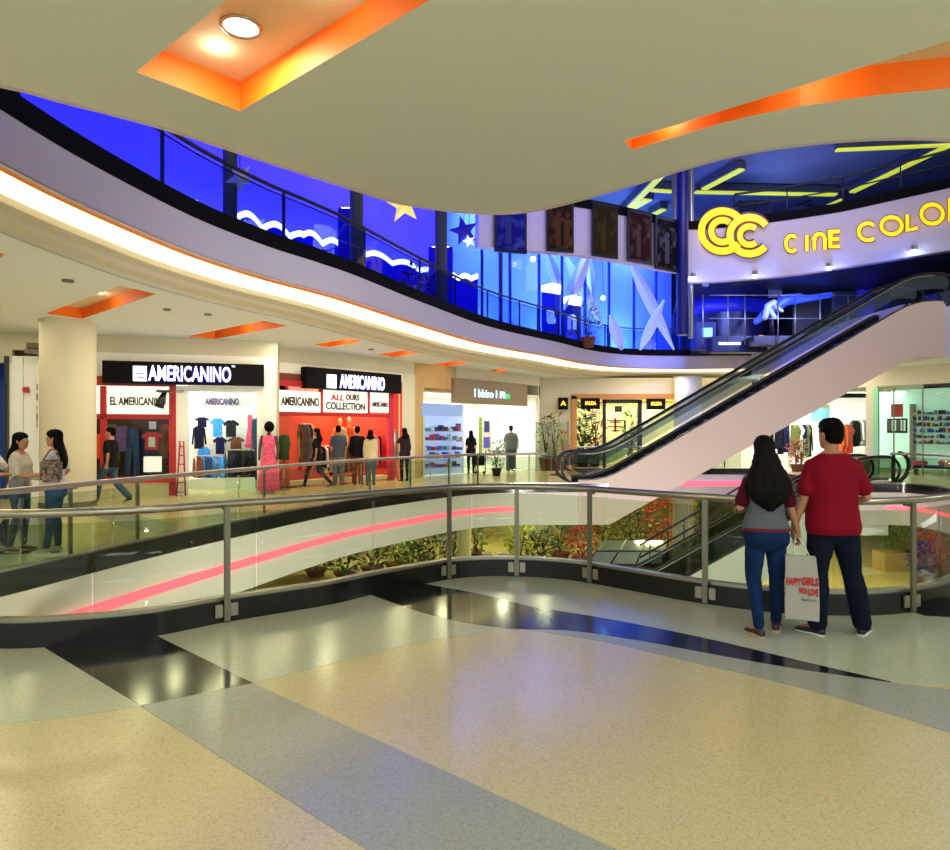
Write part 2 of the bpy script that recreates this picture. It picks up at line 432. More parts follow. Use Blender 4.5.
# slab face, kerb, neon
P0 = loop0
bm = BM(); ribbon(bm, P0, .02, .10, SB, -.02, True); struct('trim_1', bm, WHITE)
bm = BM(); ribbon(bm, curve0, .0, .16, -.05, .19); ribbon(bm, [Vector((10.6, 20.6, 0)), Vector((10.6, 26.4, 0)), Vector((3.7, 26.4, 0)), Vector((3.7, 20.6, 0))], 0, .16, -.05, .19)
struct('trim_2', bm, BLACK)
bm = BM(); ribbon(bm, curve0, .03, .13, .19, .215); struct('trim_3', bm, STEEL)
PINK = mat('pink_neon', (255, 90, 120), .4, emit=1.5, ecol=(255, 95, 112))
i0 = 0; i1 = prm(20, False)
seg = [p for p in curve0[:] if p.y > 6.9 and p.x < 1.2 and curve0.index(p) < len(curve0)*.5]
bm = BM(); ribbon(bm, seg, -.02, .03, -.56, -.44); tobj('neon_strip', bm, PINK, 'pink neon light strip along the white slab edge left of the lower escalator', 'light', 'pink neon strips')
bm = BM(); ribbon(bm, [Vector((10.4, 26.4, 0)), Vector((4, 26.4, 0))], -.02, .03, -.5, -.3); tobj('neon_strip', bm, PINK, 'pink neon light strip on the slab edge behind the rising escalator', 'light', 'pink neon strips')
seg2 = [p for p in curve0 if p.x > 11.3 and p.y > 13]
bm = BM(); ribbon(bm, seg2, -.02, .03, -.52, -.44); tobj('neon_strip', bm, PINK, 'pink neon light strip on the slab edge at the right end of the void', 'light', 'pink neon strips')

# ================================================================== railings
def railing(name, label, path, posts, z0=.215, ztop=1.05, rr=.034, side=1, panel=1.25, plate=True, dark=False, glass=GLASS, pw=.025, midrail=False):
    base = path[len(path)//2]; t = thing(name, label, 'railing', (base.x, base.y, z0-.215))
    M = DARK if dark else STEEL
    mid = offs(path, .08)
    bm = BM(); tube(bm, [p+Z*(ztop-rr) for p in offs(path, .10)], rr, 12); obj('handrail', bm, M, t, True)
    if midrail:
        bm = BM(); tube(bm, [p+Z*(ztop-.12) for p in offs(path, .10)], rr*.5, 8); obj('handrail', bm, M, t, True)
    Nn = normals(path)
    # glass panels between equal steps
    L = [0]
    for i in range(1, len(mid)): L.append(L[-1]+(mid[i]-mid[i-1]).length)
    k = 0; cuts = [0]
    while L[cuts[-1]]+panel*1.3 < L[-1]:
        j = cuts[-1]
        while L[j] < L[cuts[-1]]+panel: j += 1
        cuts.append(j)
    cuts.append(len(mid)-1)
    for a, b in zip(cuts[:-1], cuts[1:]):
        q = mid[a:b+1]
        if len(q) < 2: continue
        q = [v.copy() for v in q]; d = (q[0]-q[1]).normalized()*-.006; q[0] += d; q[-1] -= (q[-1]-q[-2]).normalized()*.006
        bm = BM(); sweep(bm, q, [(-.006, z0-.01), (.006, z0-.01), (.006, ztop-.12), (-.006, ztop-.12)]); obj('glass_panel', bm, glass, t, True)
    for i in posts:
        p = path[i]; n = Nn[i]; u = Vector((-n.y, n.x, 0))
        bm = BM(); c = p+n*.19; zb = z0-.215
        obox(bm, Vector((c.x, c.y, (zb+.02+ztop-.05)/2)), u*pw, n*.012, Z*((ztop-.07-zb)/2))
        obox(bm, Vector((p.x, p.y, ztop-.075))+n*.145, u*.012, n*.05, Z*.012)
        po = obj('post', bm, STEELD if not dark else DARK, t)
        if plate:
            for s_ in (-1, 1):
                bm = BM(); obox(bm, Vector((c.x, c.y, zb+.11))+u*(s_*.065)-n*.012, u*.032, n*.01, Z*.055, .004); obj('bracket', bm, STEEL, po)
    return t
hl = len(curve0)
cut = prm(-10)
# split the hall railing at the left turn (out of frame) into the near and the far run
ui = min(range(hl), key=lambda i: (curve0[i]-Vector((-4.95, 6.3, 0))).length)
near_path = curve0[ui:]; far_path = curve0[:ui+1]
near_path = [p for p in near_path if not (p.x < 11.5 and p.y > 18.6)]
_nn = normals(curve0); _op = [p+_nn[i]*.19 for i, p in enumerate(curve0)]
posts = [min((i for i in range(ui, hl) if curve0[i].y < 8 and curve0[i].x < 6), key=lambda i: abs(_op[i].x/_op[i].y-(px-CX)/F))-ui for px in (-75, 227, 449, 518, 589, 708, 914)]+[len(near_path)-80, len(near_path)-139, len(near_path)-200]
railing('glass_railing', 'steel and glass railing along the near edge of the void, with a curved handrail', near_path, posts)
far_path = [p for p in far_path if p.x < 2.05 or p.y < 18]
off = len([p for p in curve0[:ui+1]])-len(far_path)
fposts = [prm(px, False)-off for px in (18, 148, 273, 320+56, 417, 455, 481, 531)]
railing('glass_railing', 'steel and glass railing on the shop side of the void, behind the near railing', far_path, fposts, plate=False)
# back railing between the escalators
bp = catmull([(10.45, 26.4), (3.9, 26.4)], .3)
railing('glass_railing', 'steel and glass railing seen far behind the escalators at the back of the void', bp, [2, 8, 14, 19], plate=False)
bp = catmull([(13.0, 20.9), (12.7, 20.9)], .1)

# ================================================================== upper slab, fascia, cove, ceiling
bm = BM()
recess = {
 'big': [ph(137, 72, SOF), ph(240, 111, SOF), ph(240, 111, SOF)+Vector((.757, -.653, 0))*3.4, ph(137, 72, SOF)+Vector((.757, -.653, 0))*3.4],
 'slot': [ph(x, y, SOF) for x, y in ((625, 141), (632, 149.5), (675, 137), (720, 123.5), (760, 114), (800, 106), (870, 96), (950, 88))]+[Vector((4.3, 4.7, SOF)), Vector((4.9, 4.85, SOF)), Vector((4.3, 2.95, SOF))],
 'l1': [ph(x, y, SOF) for x, y in ((45.5, 313.5), (82, 318.8), (156, 294), (120, 285.5))],
 'l2': [ph(x, y, SOF) for x, y in ((187, 336.5), (215, 339), (287.6, 325.8), (263, 320.7))],
 'l3': [ph(x, y, SOF) for x, y in ((313.7, 344.7), (328, 347), (363, 341.6), (352, 338.4))],
 'l4': [ph(x, y, SOF) for x, y in ((377, 354.6), (394, 357), (420, 352.6), (404, 350.5))],
 'l5': [ph(x, y, SOF) for x, y in ((433, 364.4), (446, 366), (471, 362.8), (458, 361.2))],
 'l6': [ph(x, y, SOF) for x, y in ((476, 372.4), (488, 373.6), (511, 370.2), (500, 369))],
 'l0': [ph(x, y, SOF) for x, y in ((-60, 283), (-30, 292), (4, 254), (-20, 247))],
}
for k, v in recess.items():
    a = sum((v[i].x*v[(i+1) % len(v)].y-v[(i+1) % len(v)].x*v[i].y) for i in range(len(v)))
    if a < 0: v.reverse()
holed(bm, OUT, [[(p.x, p.y) for p in soff_hole]]+[[(p.x, p.y) for p in v] for v in recess.values()], SOF)
struct('ceiling', bm, CEIL, smooth=False)
bm = BM(); holed(bm, OUT, [[(p.x, p.y) for p in loop1]], UP); struct('floor.002', bm, mat('gallery_floor', (90, 90, 110), .2), smooth=False)
# near soffit edge and right lobe edge
ne = curve1[nfar1-3:]
bm = BM(); ribbon(bm, ne, 0, .06, SOF-.001, UP+.2); ribbon(bm, [Vector((12, 18.8, 0)), Vector((12, 29.3, 0))], 0, .06, SOF, UP+.2)
struct('trim_4', bm, LILAC)
lobe = catmull([(15, 17), (14.6, 18.4), (13.8, 18.8), (12.0, 18.8)], .2)
bm = BM(); ribbon(bm, lobe, -.03, .05, 3.72, 4.9); struct('trim_5', bm, LILAC)
fp = curve1[:nfar1]; fs = scl[:nfar1]
bm = BM(); ribbon(bm, fp, -.02, .16, 4.93, 5.2); struct('trim_6', bm, mat('black_upper_kerb', (13, 11, 16), .75))
bm = BM(); sweep(bm, fp, [(0, 4.93), (.06, 4.93), (.06, 4.38), (0, 4.38)]); struct('trim_7', bm, LILAC)
bm = BM(); sweep(bm, fp, [(0, 4.385), (.14, 4.372), (.14, 4.39), (0, 4.40)], scale=fs); struct('trim_8', bm, mat('orange_lip', (250, 150, 60), .5))
COVE = mat('cove_diffuser', (255, 238, 200), .5, emit=2.6, ecol=(255, 232, 184))
bm = BM(); sweep(bm, fp, [(.14, 4.37), (.50, 4.32), (.50, 4.35), (.14, 4.40)], scale=fs); tobj('cove_light', bm, COVE, 'long curved warm white light strip set under the edge of the upper floor', 'light', origin=(0, 0, 4.3))
bm = BM(); sweep(bm, fp, [(.50, 4.32), (.53, 4.24), (.67, 4.22), (.70, 4.15), (.86, 4.12), (.88, SOF), (.90, SOF), (.90, 4.4), (.50, 4.4)], scale=fs); struct('trim_9', bm, CREAM)

# recess boxes
RTOP = .22
WARMTOP = mat('recess_top', (226, 208, 170), .6)
for k, v in recess.items():
    bm = BM(); n = len(v)
    lo = [bm.verts.new(p) for p in v]; hi = [bm.verts.new(p+Z*RTOP) for p in v]
    for i in range(n): face(bm, [lo[i], lo[(i+1) % n], hi[(i+1) % n], hi[i]])
    struct('ceiling_recess', bm, ORANGE, smooth=False)
    bm = BM(); extr(bm, [p+Z*RTOP for p in v], (0, 0, .02)); struct('ceiling_recess_top', bm, WARMTOP, smooth=False)
# downlight in the big recess
LAMPW = mat('lamp_face', (255, 250, 235), .4, emit=9, ecol=(255, 246, 220))
def downlight(c, r, label, group=None, strength=LAMPW):
    t = thing('downlight', label, 'light', c, group)
    bm = BM(); tube(bm, [Vector(c)+Vector((math.cos(a)*r, math.sin(a)*r, -.005)) for a in [k*math.pi/12 for k in range(24)]], .014, 8, True); obj('ring', bm, STEEL, t, True)
    bm = BM(); cyl(bm, c, r*.93, c[2]-.006, c[2]+.0, 24); obj('lamp_glass', bm, strength, t)
    return t
c = ph(241, 26, SOF+RTOP); downlight((c.x, c.y, c.z), .12, 'round bright downlight inside the large orange ceiling recess')
lamp('downlight_lamp', 'AREA', (c.x, c.y, c.z-.03), 26, (1, .86, .62), .2)
for (x, y), w_ in (((167, 309), .07), ((208, 314), .07), ((68, 280), .09), ((371, 349), .08)):
    c = ph(x, y, SOF)
    bm = BM(); cyl(bm, c, w_, SOF-.03, SOF, 16); tobj('ceiling_speaker', bm, mat('grille_grey', (120, 116, 96), .6), {167: 'small flat grey ceiling disc nearest the first orange recess', 208: 'small dark ceiling disc left of the second orange recess', 68: 'small grey ceiling disc above the left column', 371: 'tiny ceiling disc near the third orange recess'}[x], 'ceiling fixture')
# ================================================================== escalators
STEPM = mat('step_metal', (52, 52, 54), .4, .6)
ESCGLASS = glassmat('escalator_glass', (196, 206, 216), 1.0)
ESCGLASS2 = glassmat('escalator_glass_low', (176, 184, 168), .9)
def escalator(label, xa, za, xb, zb, y0, y1, hr=.93, top=.30, drop=1.0, trussm=None, deckh=.035, gm=None, flat=(1.25, 1.2)):
    """inclined run from (xa,za) to (xb,zb) between y0 (front) and y1 (back)"""
    t = thing('escalator', label, 'escalator', (xa-1, (y0+y1)/2, za))
    s = (zb-za)/(xb-xa)
    pitch = [(xa-flat[0], za), (xa-.5, za)]+[(xa-.5+1.0*k, za+s*.5*k*k) for k in (.25, .5, .75, 1)]
    pitch += [(xb-.5+1.0*k, zb-s*.5*(1-k)**2) for k in (0, .25, .5, .75, 1)]+[(xb+flat[1], zb)]
    def at(x):
        for (a, b), (c, d) in zip(pitch, pitch[1:]):
            if x <= c: return b+(d-b)*(x-a)/(c-a)
        return pitch[-1][1]
    # truss side claddings with raked underside
    xs = xa-flat[0]; xe = xb+flat[1]
    up = [(x, z+top) for x, z in pitch]
    lo = [(xe, zb-1.28), (xb-.1, zb-1.28), (xa+.1+(0), za-drop), (xs, za-drop)]
    outline = up+lo
    for y, dy in ((y0, .06), (y1, -.06)):
        bm = BM(); extr(bm, [(x, y, z) for x, z in outline], (0, dy, 0)); obj('side_panel', bm, trussm or WHITE, t, False)
    bm = BM(); extr(bm, [(xs, y0+.06, za-drop), (xa+.1, y0+.06, za-drop), (xb-.1, y0+.06, zb-1.28), (xe, y0+.06, zb-1.28), (xe, y0+.06, zb-1.24), (xb-.1, y0+.06, zb-1.24), (xa+.1, y0+.06, za-drop+.04), (xs, y0+.06, za-drop+.04)], (0, y1-y0-.12, 0))
    obj('underside', bm, trussm or WHITE, t, False)
    for y, sgn in ((y0+.03, 1), (y1-.03, -1)):
        # dark deck and inner skirt
        bm = BM(); extr(bm, [(x, y-.05*sgn, z+top-.0) for x, z in pitch]+[(x, y-.05*sgn, z+top+.035) for x, z in pitch[::-1]], (0, (.26 if deckh < .1 else .1)*sgn, 0)); obj('deck', bm, DARK, t, False)
        bm = BM(); extr(bm, [(x, y+.19*sgn, z+top) for x, z in pitch]+[(x, y+.19*sgn, z-.15) for x, z in pitch[::-1]], (0, .02*sgn, 0)); obj('skirt', bm, DARK, t, False)
        # glass balustrade with rounded ends
        gz0, gz1 = top+deckh, hr-.04
        tp = [(x, z+gz1) for x, z in pitch]
        cxl, cxr = xs, xe; rr = (gz1-gz0)/2+.03
        left = [(cxl-rr*math.sin(math.radians(a)), za+gz1-rr+rr*math.cos(math.radians(a))) for a in range(150, 0, -15)]
        right = [(cxr+rr*math.sin(math.radians(a)), zb+gz1-rr+rr*math.cos(math.radians(a))) for a in range(15, 165, 15)]
        bt = [(x, z+gz0) for x, z in pitch]
        poly = left+tp+right+bt[::-1]
        bm = BM(); extr(bm, [(x, y+.06*sgn, z) for x, z in poly], (0, .012*sgn, 0)); obj('balustrade_glass', bm, gm or GLASS, t, False)
        # handrail: belt all round the balustrade end
        R2 = (hr-top)/2+.06
        L = [(cxl-R2*math.sin(math.radians(a)), za+hr-R2+R2*math.cos(math.radians(a))) for a in range(165, 0, -15)]
        Rt = [(cxr+R2*math.sin(math.radians(a)), zb+hr-R2+R2*math.cos(math.radians(a))) for a in range(15, 180, 15)]
        path = [Vector((x, y+.066*sgn, z)) for x, z in L+[(x, z+hr) for x, z in pitch]+Rt]
        bm = BM(); tube(bm, path, .042, 10); obj('handrail', bm, RUBBER, t, True)
        path2 = [Vector((x, y+.066*sgn, z-.05)) for x, z in [(x, z+hr) for x, z in pitch]]
        bm = BM(); tube(bm, path2, .018, 8); obj('handrail_guide', bm, STEEL, t, True)
    n = int(abs(zb-za)/.2)
    for k in range(n):
        z = za+.2*(k+1)*((zb-za)/abs(zb-za)); x = xa+(z-za)/s
        bm = BM(); box(bm, x-.36, y0+.25, z-.2, x+.02, y1-.25, z-.01)
        obj('step', bm, STEPM, t, False)
    for x, z in ((xs+.2, za), (xe-.4, zb)):
        bm = BM(); box(bm, x-.5, y0+.25, z-.04, x+.75, y1-.25, z+.012); obj('landing_plate', bm, STEEL, t, False)
    return t, at
E_PANEL = mat('escalator_cladding', (222, 196, 186), .42)
esc1, at1 = escalator('large escalator rising to the right, with smooth pale side panels', 3.62, 0, 12.2, 4.97, 18.72, 20.3, trussm=E_PANEL, gm=ESCGLASS, deckh=.36, drop=.95, hr=1.06, top=.28, flat=(.75, .8))
esc2, at2 = escalator('lower escalator climbing from the floor below to the right landing, behind the couple', 1.9, -4.98, 10.9, -.0, 18.95, 20.4, hr=.93, top=.28, drop=.55, gm=ESCGLASS2, flat=(.8, .7), trussm=mat('lower_cladding', (226, 226, 214), .5))
# the black newel bracket standing at the start of the right kerb
t = thing('rail_end_loop', 'black curved rail end standing on the kerb right of the man', 'rail', (12.0, 19.0, .2))
p = [Vector((11.86+.34*math.sin(math.radians(a)), 19.0-.1*math.cos(math.radians(a)), .62+.42*math.cos(math.radians(a)))) for a in range(0, 190, 15)]
bm = BM(); tube(bm, p, .055, 10); obj('rubber_rail', bm, RUBBER, t, True)
for dz in (.02, .16):
    bm = BM(); box(bm, 11.5, 18.95, .03+dz, 12.0, 19.1, .07+dz); obj('foot', bm, DARK, t)
bm = BM(); box(bm, 11.76, 18.98, .0, 11.82, 19.06, 1.0); obj('post', bm, DARK, t)

# columns of the hall
def column(label, x, y, r, z0, z1, m=CREAM, name='column', base=True):
    t = thing(name, label, 'column', (x, y, z0))
    bm = BM(); cyl(bm, (x, y), r, z0, z1, 40); obj('shaft', bm, m, t, 'auto')
    bm = BM(); cyl(bm, (x, y), r+.012, z1-.05, z1, 40); obj('top_ring', bm, m, t, 'auto')
    if base: bm = BM(); cyl(bm, (x, y), r+.015, z0, z0+.12, 40); obj('base_ring', bm, STEELD, t, 'auto')
    return t
c = ph(65.5, 321, SOF); column('large round cream column behind the two chatting women', c.x, c.y+.1, .545, 0, SOF)
column('round cream column behind the rising escalator', (688-CX)/F*29.85, 29.85, .60, 0, SOF)
column('round cream column on the floor below, behind the lower escalator', (683-CX)/F*27.5, 27.5, .4, LOW, SB)
# ================================================================== shop fronts
RED = mat('shop_red', (178, 34, 34), .4)
SIGNBLACK = mat('sign_black', (8, 6, 6), .6)
LETTER = mat('lit_letters', (235, 238, 255), .4, emit=2.2, ecol=(225, 230, 255))
LETTERGLOW = mat('letter_blue_edge', (60, 60, 240), .4, emit=1.2, ecol=(60, 60, 245))
LIGHTBOX = mat('lit_white_panel', (246, 240, 226), .5, emit=.75, ecol=(250, 242, 224))
INTW = mat('shop_white', (240, 240, 234), .5)
INTR = mat('shop_orange_red', (206, 66, 36), .5)
TAN = mat('tan_cladding', (198, 164, 112), .5, var=.06, scale=2)
TAUPE = mat('taupe_cladding', (134, 118, 96), .5)
ALU = mat('aluminium_frame', (150, 148, 140), .35, .7)
PRINTBLK = mat('print_black', (22, 18, 16), .5)
PRINTRED = mat('print_red', (190, 30, 30), .5)
W0 = Wall((-17, 15.0), (-9.75, 16.8)); W1 = Wall((-9.34, 16.9), (-5.63, 18.0)); W2 = Wall((-5.0, 20.0), (-2.52, 23.0))
W3 = Wall((-2.2, 23.6), (2.84, 29.5)); W4 = Wall((2.9, 30.5), (12.5, 30.5)); W5 = Wall((12.2, 30), (16.6, 24.0))
def wbox(W, name, m, px0, py0, px1, py1, o0, o1, parent=None, **k):
    bm = BM(); W.box(bm, px0, py0, px1, py1, o0, o1); return obj(name, bm, m, parent, **k)
def wplane_up(W, a, b, z0, z1, off0, off1, bm):
    A, B = W.at(a), W.at(b)
    c = (A+B)/2+W.n*((off0+off1)/2); c.z = (z0+z1)/2; obox(bm, c, W.u*((B-A).length/2), W.n*((off1-off0)/2), Z*((z1-z0)/2))
def wall_piece(W, a, b, z0, z1, name, m=CREAM, off0=-.15, off1=0.0):
    bm = BM(); wplane_up(W, a, b, z0, z1, off0, off1, bm); return struct(name, bm, m, smooth=False)
def alcove(W, a, b, ztop, depth, m, mf=None, name='shop_interior', side=True):
    """room behind a shop front: back wall, two side walls, ceiling and floor, one structure shell"""
    A, B = W.at(a), W.at(b); n = W.n; bm = BM(); L = (B-A).length
    c = (A+B)/2-n*depth; c.z = ztop/2; obox(bm, c, W.u*(L/2+.05), n*.05, Z*(ztop/2))
    for P in (A, B):
        q = P-n*(depth/2); q.z = ztop/2; obox(bm, q, W.u*.05, n*(depth/2), Z*(ztop/2))
    q = (A+B)/2-n*(depth/2); q.z = ztop+.05; obox(bm, q, W.u*(L/2), n*(depth/2), Z*.05)
    struct(name, bm, m, smooth=False)
    q = (A+B)/2-n*(depth/2); l = lamp('shop_lamp', 'AREA', (q.x, q.y, ztop-.08), 1, (1, .95, .85), L*.8, sy=depth*.6); l.rotation_euler = (0, 0, math.atan2(W.u.y, W.u.x))
    return l
# bulkheads over the shops (above the signs) and piers between them
wall_piece(W0, -190, 12, 3.3, SOF, 'wall_left')
wall_piece(W1, 12, 276, 3.62, SOF, 'wall_left.001')
wall_piece(W1, 262, 276, 0, 3.62, 'wall_left.002', INTW)
bm = BM(); A = W1.at(276); B = W2.at(278); prism(bm, [(A.x-.02, A.y), (A.x+.04, A.y), (B.x+.04, B.y), (B.x-.02, B.y)], 0, SOF); struct('wall_left.003', bm, CREAM, smooth=False)
wall_piece(W1, 92, 263, 2.9, 3.62, 'wall_left.011', mat('header_white', (240, 238, 226), .4), -.12, .02)
wall_piece(W2, 278, 402, 3.3, 3.62, 'wall_left.012', MATS['header_white'], -.12, .02)
wall_piece(W2, 277, 414, 3.62, SOF, 'wall_left.004')
wall_piece(W2, 402, 415, 0, 3.62, 'wall_left.005', mat('pier_pale', (214, 212, 190), .5))
wall_piece(W3, 413, 423, 0, SOF, 'wall_left.006', TAN)
wall_piece(W3, 423, 456, 3.05, SOF, 'wall_left.007', TAN)
wall_piece(W3, 455, 540, 3.62, SOF, 'wall_left.008')
bm = BM(); prism(bm, [(W3.at(538).x, W3.at(538).y), (2.9, 30.5), (2.9, 30.9), (W3.at(538).x-.4, W3.at(538).y+.5)], 0, SOF); struct('wall_back', bm, CREAM, smooth=False)
wall_piece(W4, 540, 572, 0, SOF, 'wall_back.001', CREAM)
wall_piece(W4, 572, 752, 3.15, SOF, 'wall_back.002', CREAM)
wall_piece(W4, 703, 752, 0, 3.15, 'wall_back.003', CREAM)
wall_piece(W5, 760, 1060, 3.35, SOF, 'wall_right', CREAM)
wall_piece(W5, 866, 877, 0, 3.35, 'wall_right.001', CREAM)
struct_z = .0
# outer enclosure far left, back and right
bm = BM(); box(bm, X0, 33.4, SB, X1, 33.6, UP+7); struct('wall_back.004', bm, mat('back_wall', (60, 60, 80), .6), smooth=False)
bm = BM(); box(bm, X1-.2, -6, SB, X1, 33, UP); struct('wall_right.002', bm, CREAM, smooth=False)
bm = BM(); box(bm, X0, -6, SB, X0+.2, 33, UP); struct('wall_left.010', bm, CREAM, smooth=False)

def sign(W, label, px0, py0, px1, py1, txt, t0, tx, t1, y0, y1, icon, letter=LETTER):
    a, b, z0, z1 = W.rect(px0, py0, px1, py1, .35); c = (a+b)/2
    t = thing('shop_sign', label, 'sign', (c.x, c.y, z0))
    wbox(W, 'sign_board', SIGNBLACK, px0, py0, px1, py1, .08, .35, t)
    bm = BM(); W.text(bm, txt, tx, y0, t1, y1, .375, .03, .012); obj('lettering', bm, letter, t, False)
    bm = BM(); W.text(bm, txt, tx-.6, y0+.5, t1-.6, y1+.5, .358, .01, .035); obj('letter_glow', bm, LETTERGLOW, t, False)
    ic = wbox(W, 'emblem', letter, icon[0], icon[1], icon[2], icon[3], .35, .385, t)
    h = (icon[3]-icon[1])
    for k in range(3):
        wbox(W, 'emblem_line', mat('emblem_line', (110, 130, 170), .5), icon[0]+2+k, icon[1]+h*(.22+.25*k), icon[2]-3+k*.5, icon[1]+h*(.30+.25*k), .384, .39, ic)
    return t
sign(W1, 'long black shop sign reading AMERICANINO over the left shop', 102, 362.5, 264, 384.5, "AMERICANINO", 0, 148.5, 231, 366, 381.5, (133, 366, 146.5, 381))
sign(W2, 'long black shop sign reading AMERICANINO over the red shop', 306.5, 371, 401.5, 391, "AMERICANINO", 0, 340, 384.5, 375.8, 389.3, (327.5, 374.6, 336.5, 388))
bm = BM(); W1.text(bm, 'TM', 231.5, 365.5, 235, 367.5, .36, .02); tobj('trademark_letters', bm, LETTER, 'tiny raised letters at the end of the left black sign', 'sign')

# ---- shop 1
l = alcove(W1, 40, 262, 3.4, 3.2, INTW); l.data.energy = 190
# glossy white panels and red frame
t = thing('shop_window', 'red framed display window with jeans, left under the first black sign', 'shop window', tuple(W1.at(135)))
for nm, r in (('frame_rail', (92, 376.5, 172, 386)), ('frame_rail', (92, 414, 172, 419)), ('frame_rail', (92, 477, 174, 483)), ('frame_post', (100, 386, 106, 478)), ('frame_post', (169, 382, 176, 498))):
    wbox(W1, nm, RED, *r, .0, .12, t)
wbox(W1, 'plinth', mat('plinth_cream', (222, 208, 168), .5), 92, 483, 169, 497.5, -.1, .08, t)
wbox(W1, 'glass_pane', SHOPGLASS, 106, 419, 169, 477, .02, .035, t)
wbox(W1, 'back_board', mat('display_brown', (62, 34, 26), .6), 92, 414, 170, 480, -.75, -.7, t)
for i, (a, b, y0, y1, tx) in enumerate(((92, 100, 388, 413.5, ''), (107, 168.5, 388, 413.5, 'EL AMERICANINO'))):
    p = wbox(W1, 'lightbox', LIGHTBOX, a, y0, b, y1, .0, .1, t)
    if tx:
        bm = BM(); W1.text(bm, tx, 110, 397, 166, 405.5, .11, .015, .03); obj('lettering', bm, PRINTBLK, p, False)
def garment(W, name, px, py, w, h, off, m, kind='tee', parent=None, turn=0):
    """front silhouette of a hanging piece of clothing, really thick, its top centre at the photo point"""
    c = W.pt(px, py, off); u = W.u*math.cos(turn)+W.n*math.sin(turn); n = W.n*math.cos(turn)-W.u*math.sin(turn)
    if kind == 'tee': P = [(-.18, 0), (-.08, .0), (0, -.04), (.08, 0), (.18, 0), (.5, -.22), (.4, -.38), (.3, -.28), (.3, -1), (-.3, -1), (-.3, -.28), (-.4, -.38), (-.5, -.22)]
    elif kind == 'long': P = [(-.15, 0), (-.06, 0), (0, -.05), (.06, 0), (.15, 0), (.36, -.1), (.46, -.8), (.36, -.82), (.28, -.3), (.3, -1), (-.3, -1), (-.28, -.3), (-.36, -.82), (-.46, -.8), (-.36, -.1)]
    elif kind == 'jeans': P = [(-.35, 0), (.35, 0), (.46, -.4), (.5, -1), (.12, -1), (.03, -.35), (-.03, -.35), (-.14, -1), (-.5, -1), (-.44, -.4)]
    else: P = [(-.15, 0), (0, -.04), (.15, 0), (.25, -.12), (.2, -.35), (.5, -1), (.2, -.98), (-.1, -1), (-.5, -.97), (-.2, -.35), (-.25, -.12)]
    bm = BM(); pts = [c+u*(x*w)+Z*(y*h) for x, y in P]
    extr(bm, pts, n*-.07)
    bmesh.ops.bevel(bm, geom=[e for e in bm.edges if e.calc_length() > .02 and len(e.link_faces) == 2 and e.calc_face_angle(0) > .8], offset=.012, segments=1, affect='EDGES')
    return obj(name, bm, m, parent, 'auto')
def cloth(name, rgb): return mat('cloth_'+name, rgb, .85, var=.18, scale=14)
DEN = cloth('denim', (52, 70, 110)); CB = cloth('black', (22, 20, 24)); CN = cloth('navy', (24, 28, 66)); CSKY = cloth('sky', (66, 150, 226)); CGR = cloth('grey', (120, 118, 118))
CRED = cloth('red', (196, 46, 40)); CPK = cloth('pink', (226, 92, 128)); CPUR = cloth('purple', (108, 84, 130)); COL_ = cloth('olive', (92, 96, 52)); CWH = cloth('white', (226, 224, 218)); CBR = cloth('brown', (110, 66, 46)); CTAN = cloth('tan', (190, 160, 120))
for nm, px, py, w, h, off, m, k, lb, ct in (
    ('hanging_jeans', 132, 428, .34, 1.25, -.35, DEN, 'jeans', 'blue jeans hanging second from the left in the red framed window', 'jeans'),
    ('hanging_jeans', 141, 432, .34, 1.15, -.45, mat('cloth_darkdenim', (30, 40, 74), .8, var=.2), 'jeans', 'dark blue jeans hanging beside the orange shirt in the red window', 'jeans'),
    ('hanging_shirt', 122, 426, .42, .65, -.35, CPUR, 'long', 'purple plaid shirt hanging left of the jeans in the red window', 'shirt'),
    ('hanging_jacket', 112, 424, .4, 1.2, -.45, COL_, 'long', 'olive jacket hanging at the left edge of the red window', 'jacket'),
    ('hanging_shirt', 151.5, 432, .5, .46, -.3, CRED, 'tee', 'orange red t-shirt with a white print in the red window', 'shirt'),
    ('hanging_shirt', 96, 434, .42, .62, -.3, mat('cloth_orange', (222, 86, 40), .8), 'tee', 'orange shirt hanging between the column and the red frame', 'shirt'),
    ('hanging_shirt', 164, 424, .3, .9, -.5, CBR, 'long', 'brown patterned shirt at the right end of the red window', 'shirt')):
    g = garment(W1, nm, px, py, w, h, off, m, k); setp(g, lb, ct)
    if 'white print' in lb: wbox(W1, 'print', CWH, 148.5, 437, 155, 447, -.3, -.29, g)
setp(wbox(W1, 'placard', LIGHTBOX, 143.5, 456.5, 161.5, 472, -.4, -.36), 'blank white placard standing low in the red window', 'placard')
setp(wbox(W1, 'price_card', mat('lilac_card', (196, 196, 224), .5), 149, 421.5, 156, 429, -.3, -.28), 'small lilac card above the orange red t-shirt', 'card')
t = thing('cctv_camera', 'black dome spotlight hanging in front of the left lightbox', 'ceiling fixture', tuple(W1.pt(165, 391, .5)))
bm = BM(); W1.box(bm, 156, 390, 171, 392, .3, .7); obj('mount', bm, DARK, t)
bm = BM(); a = W1.pt(165, 392, .5); b = W1.pt(159, 407, .6); tube(bm, [a, (a+b)/2+Vector((0, 0, .02)), b], [.05, .09, .12], 12); obj('housing', bm, DARK, t, True)
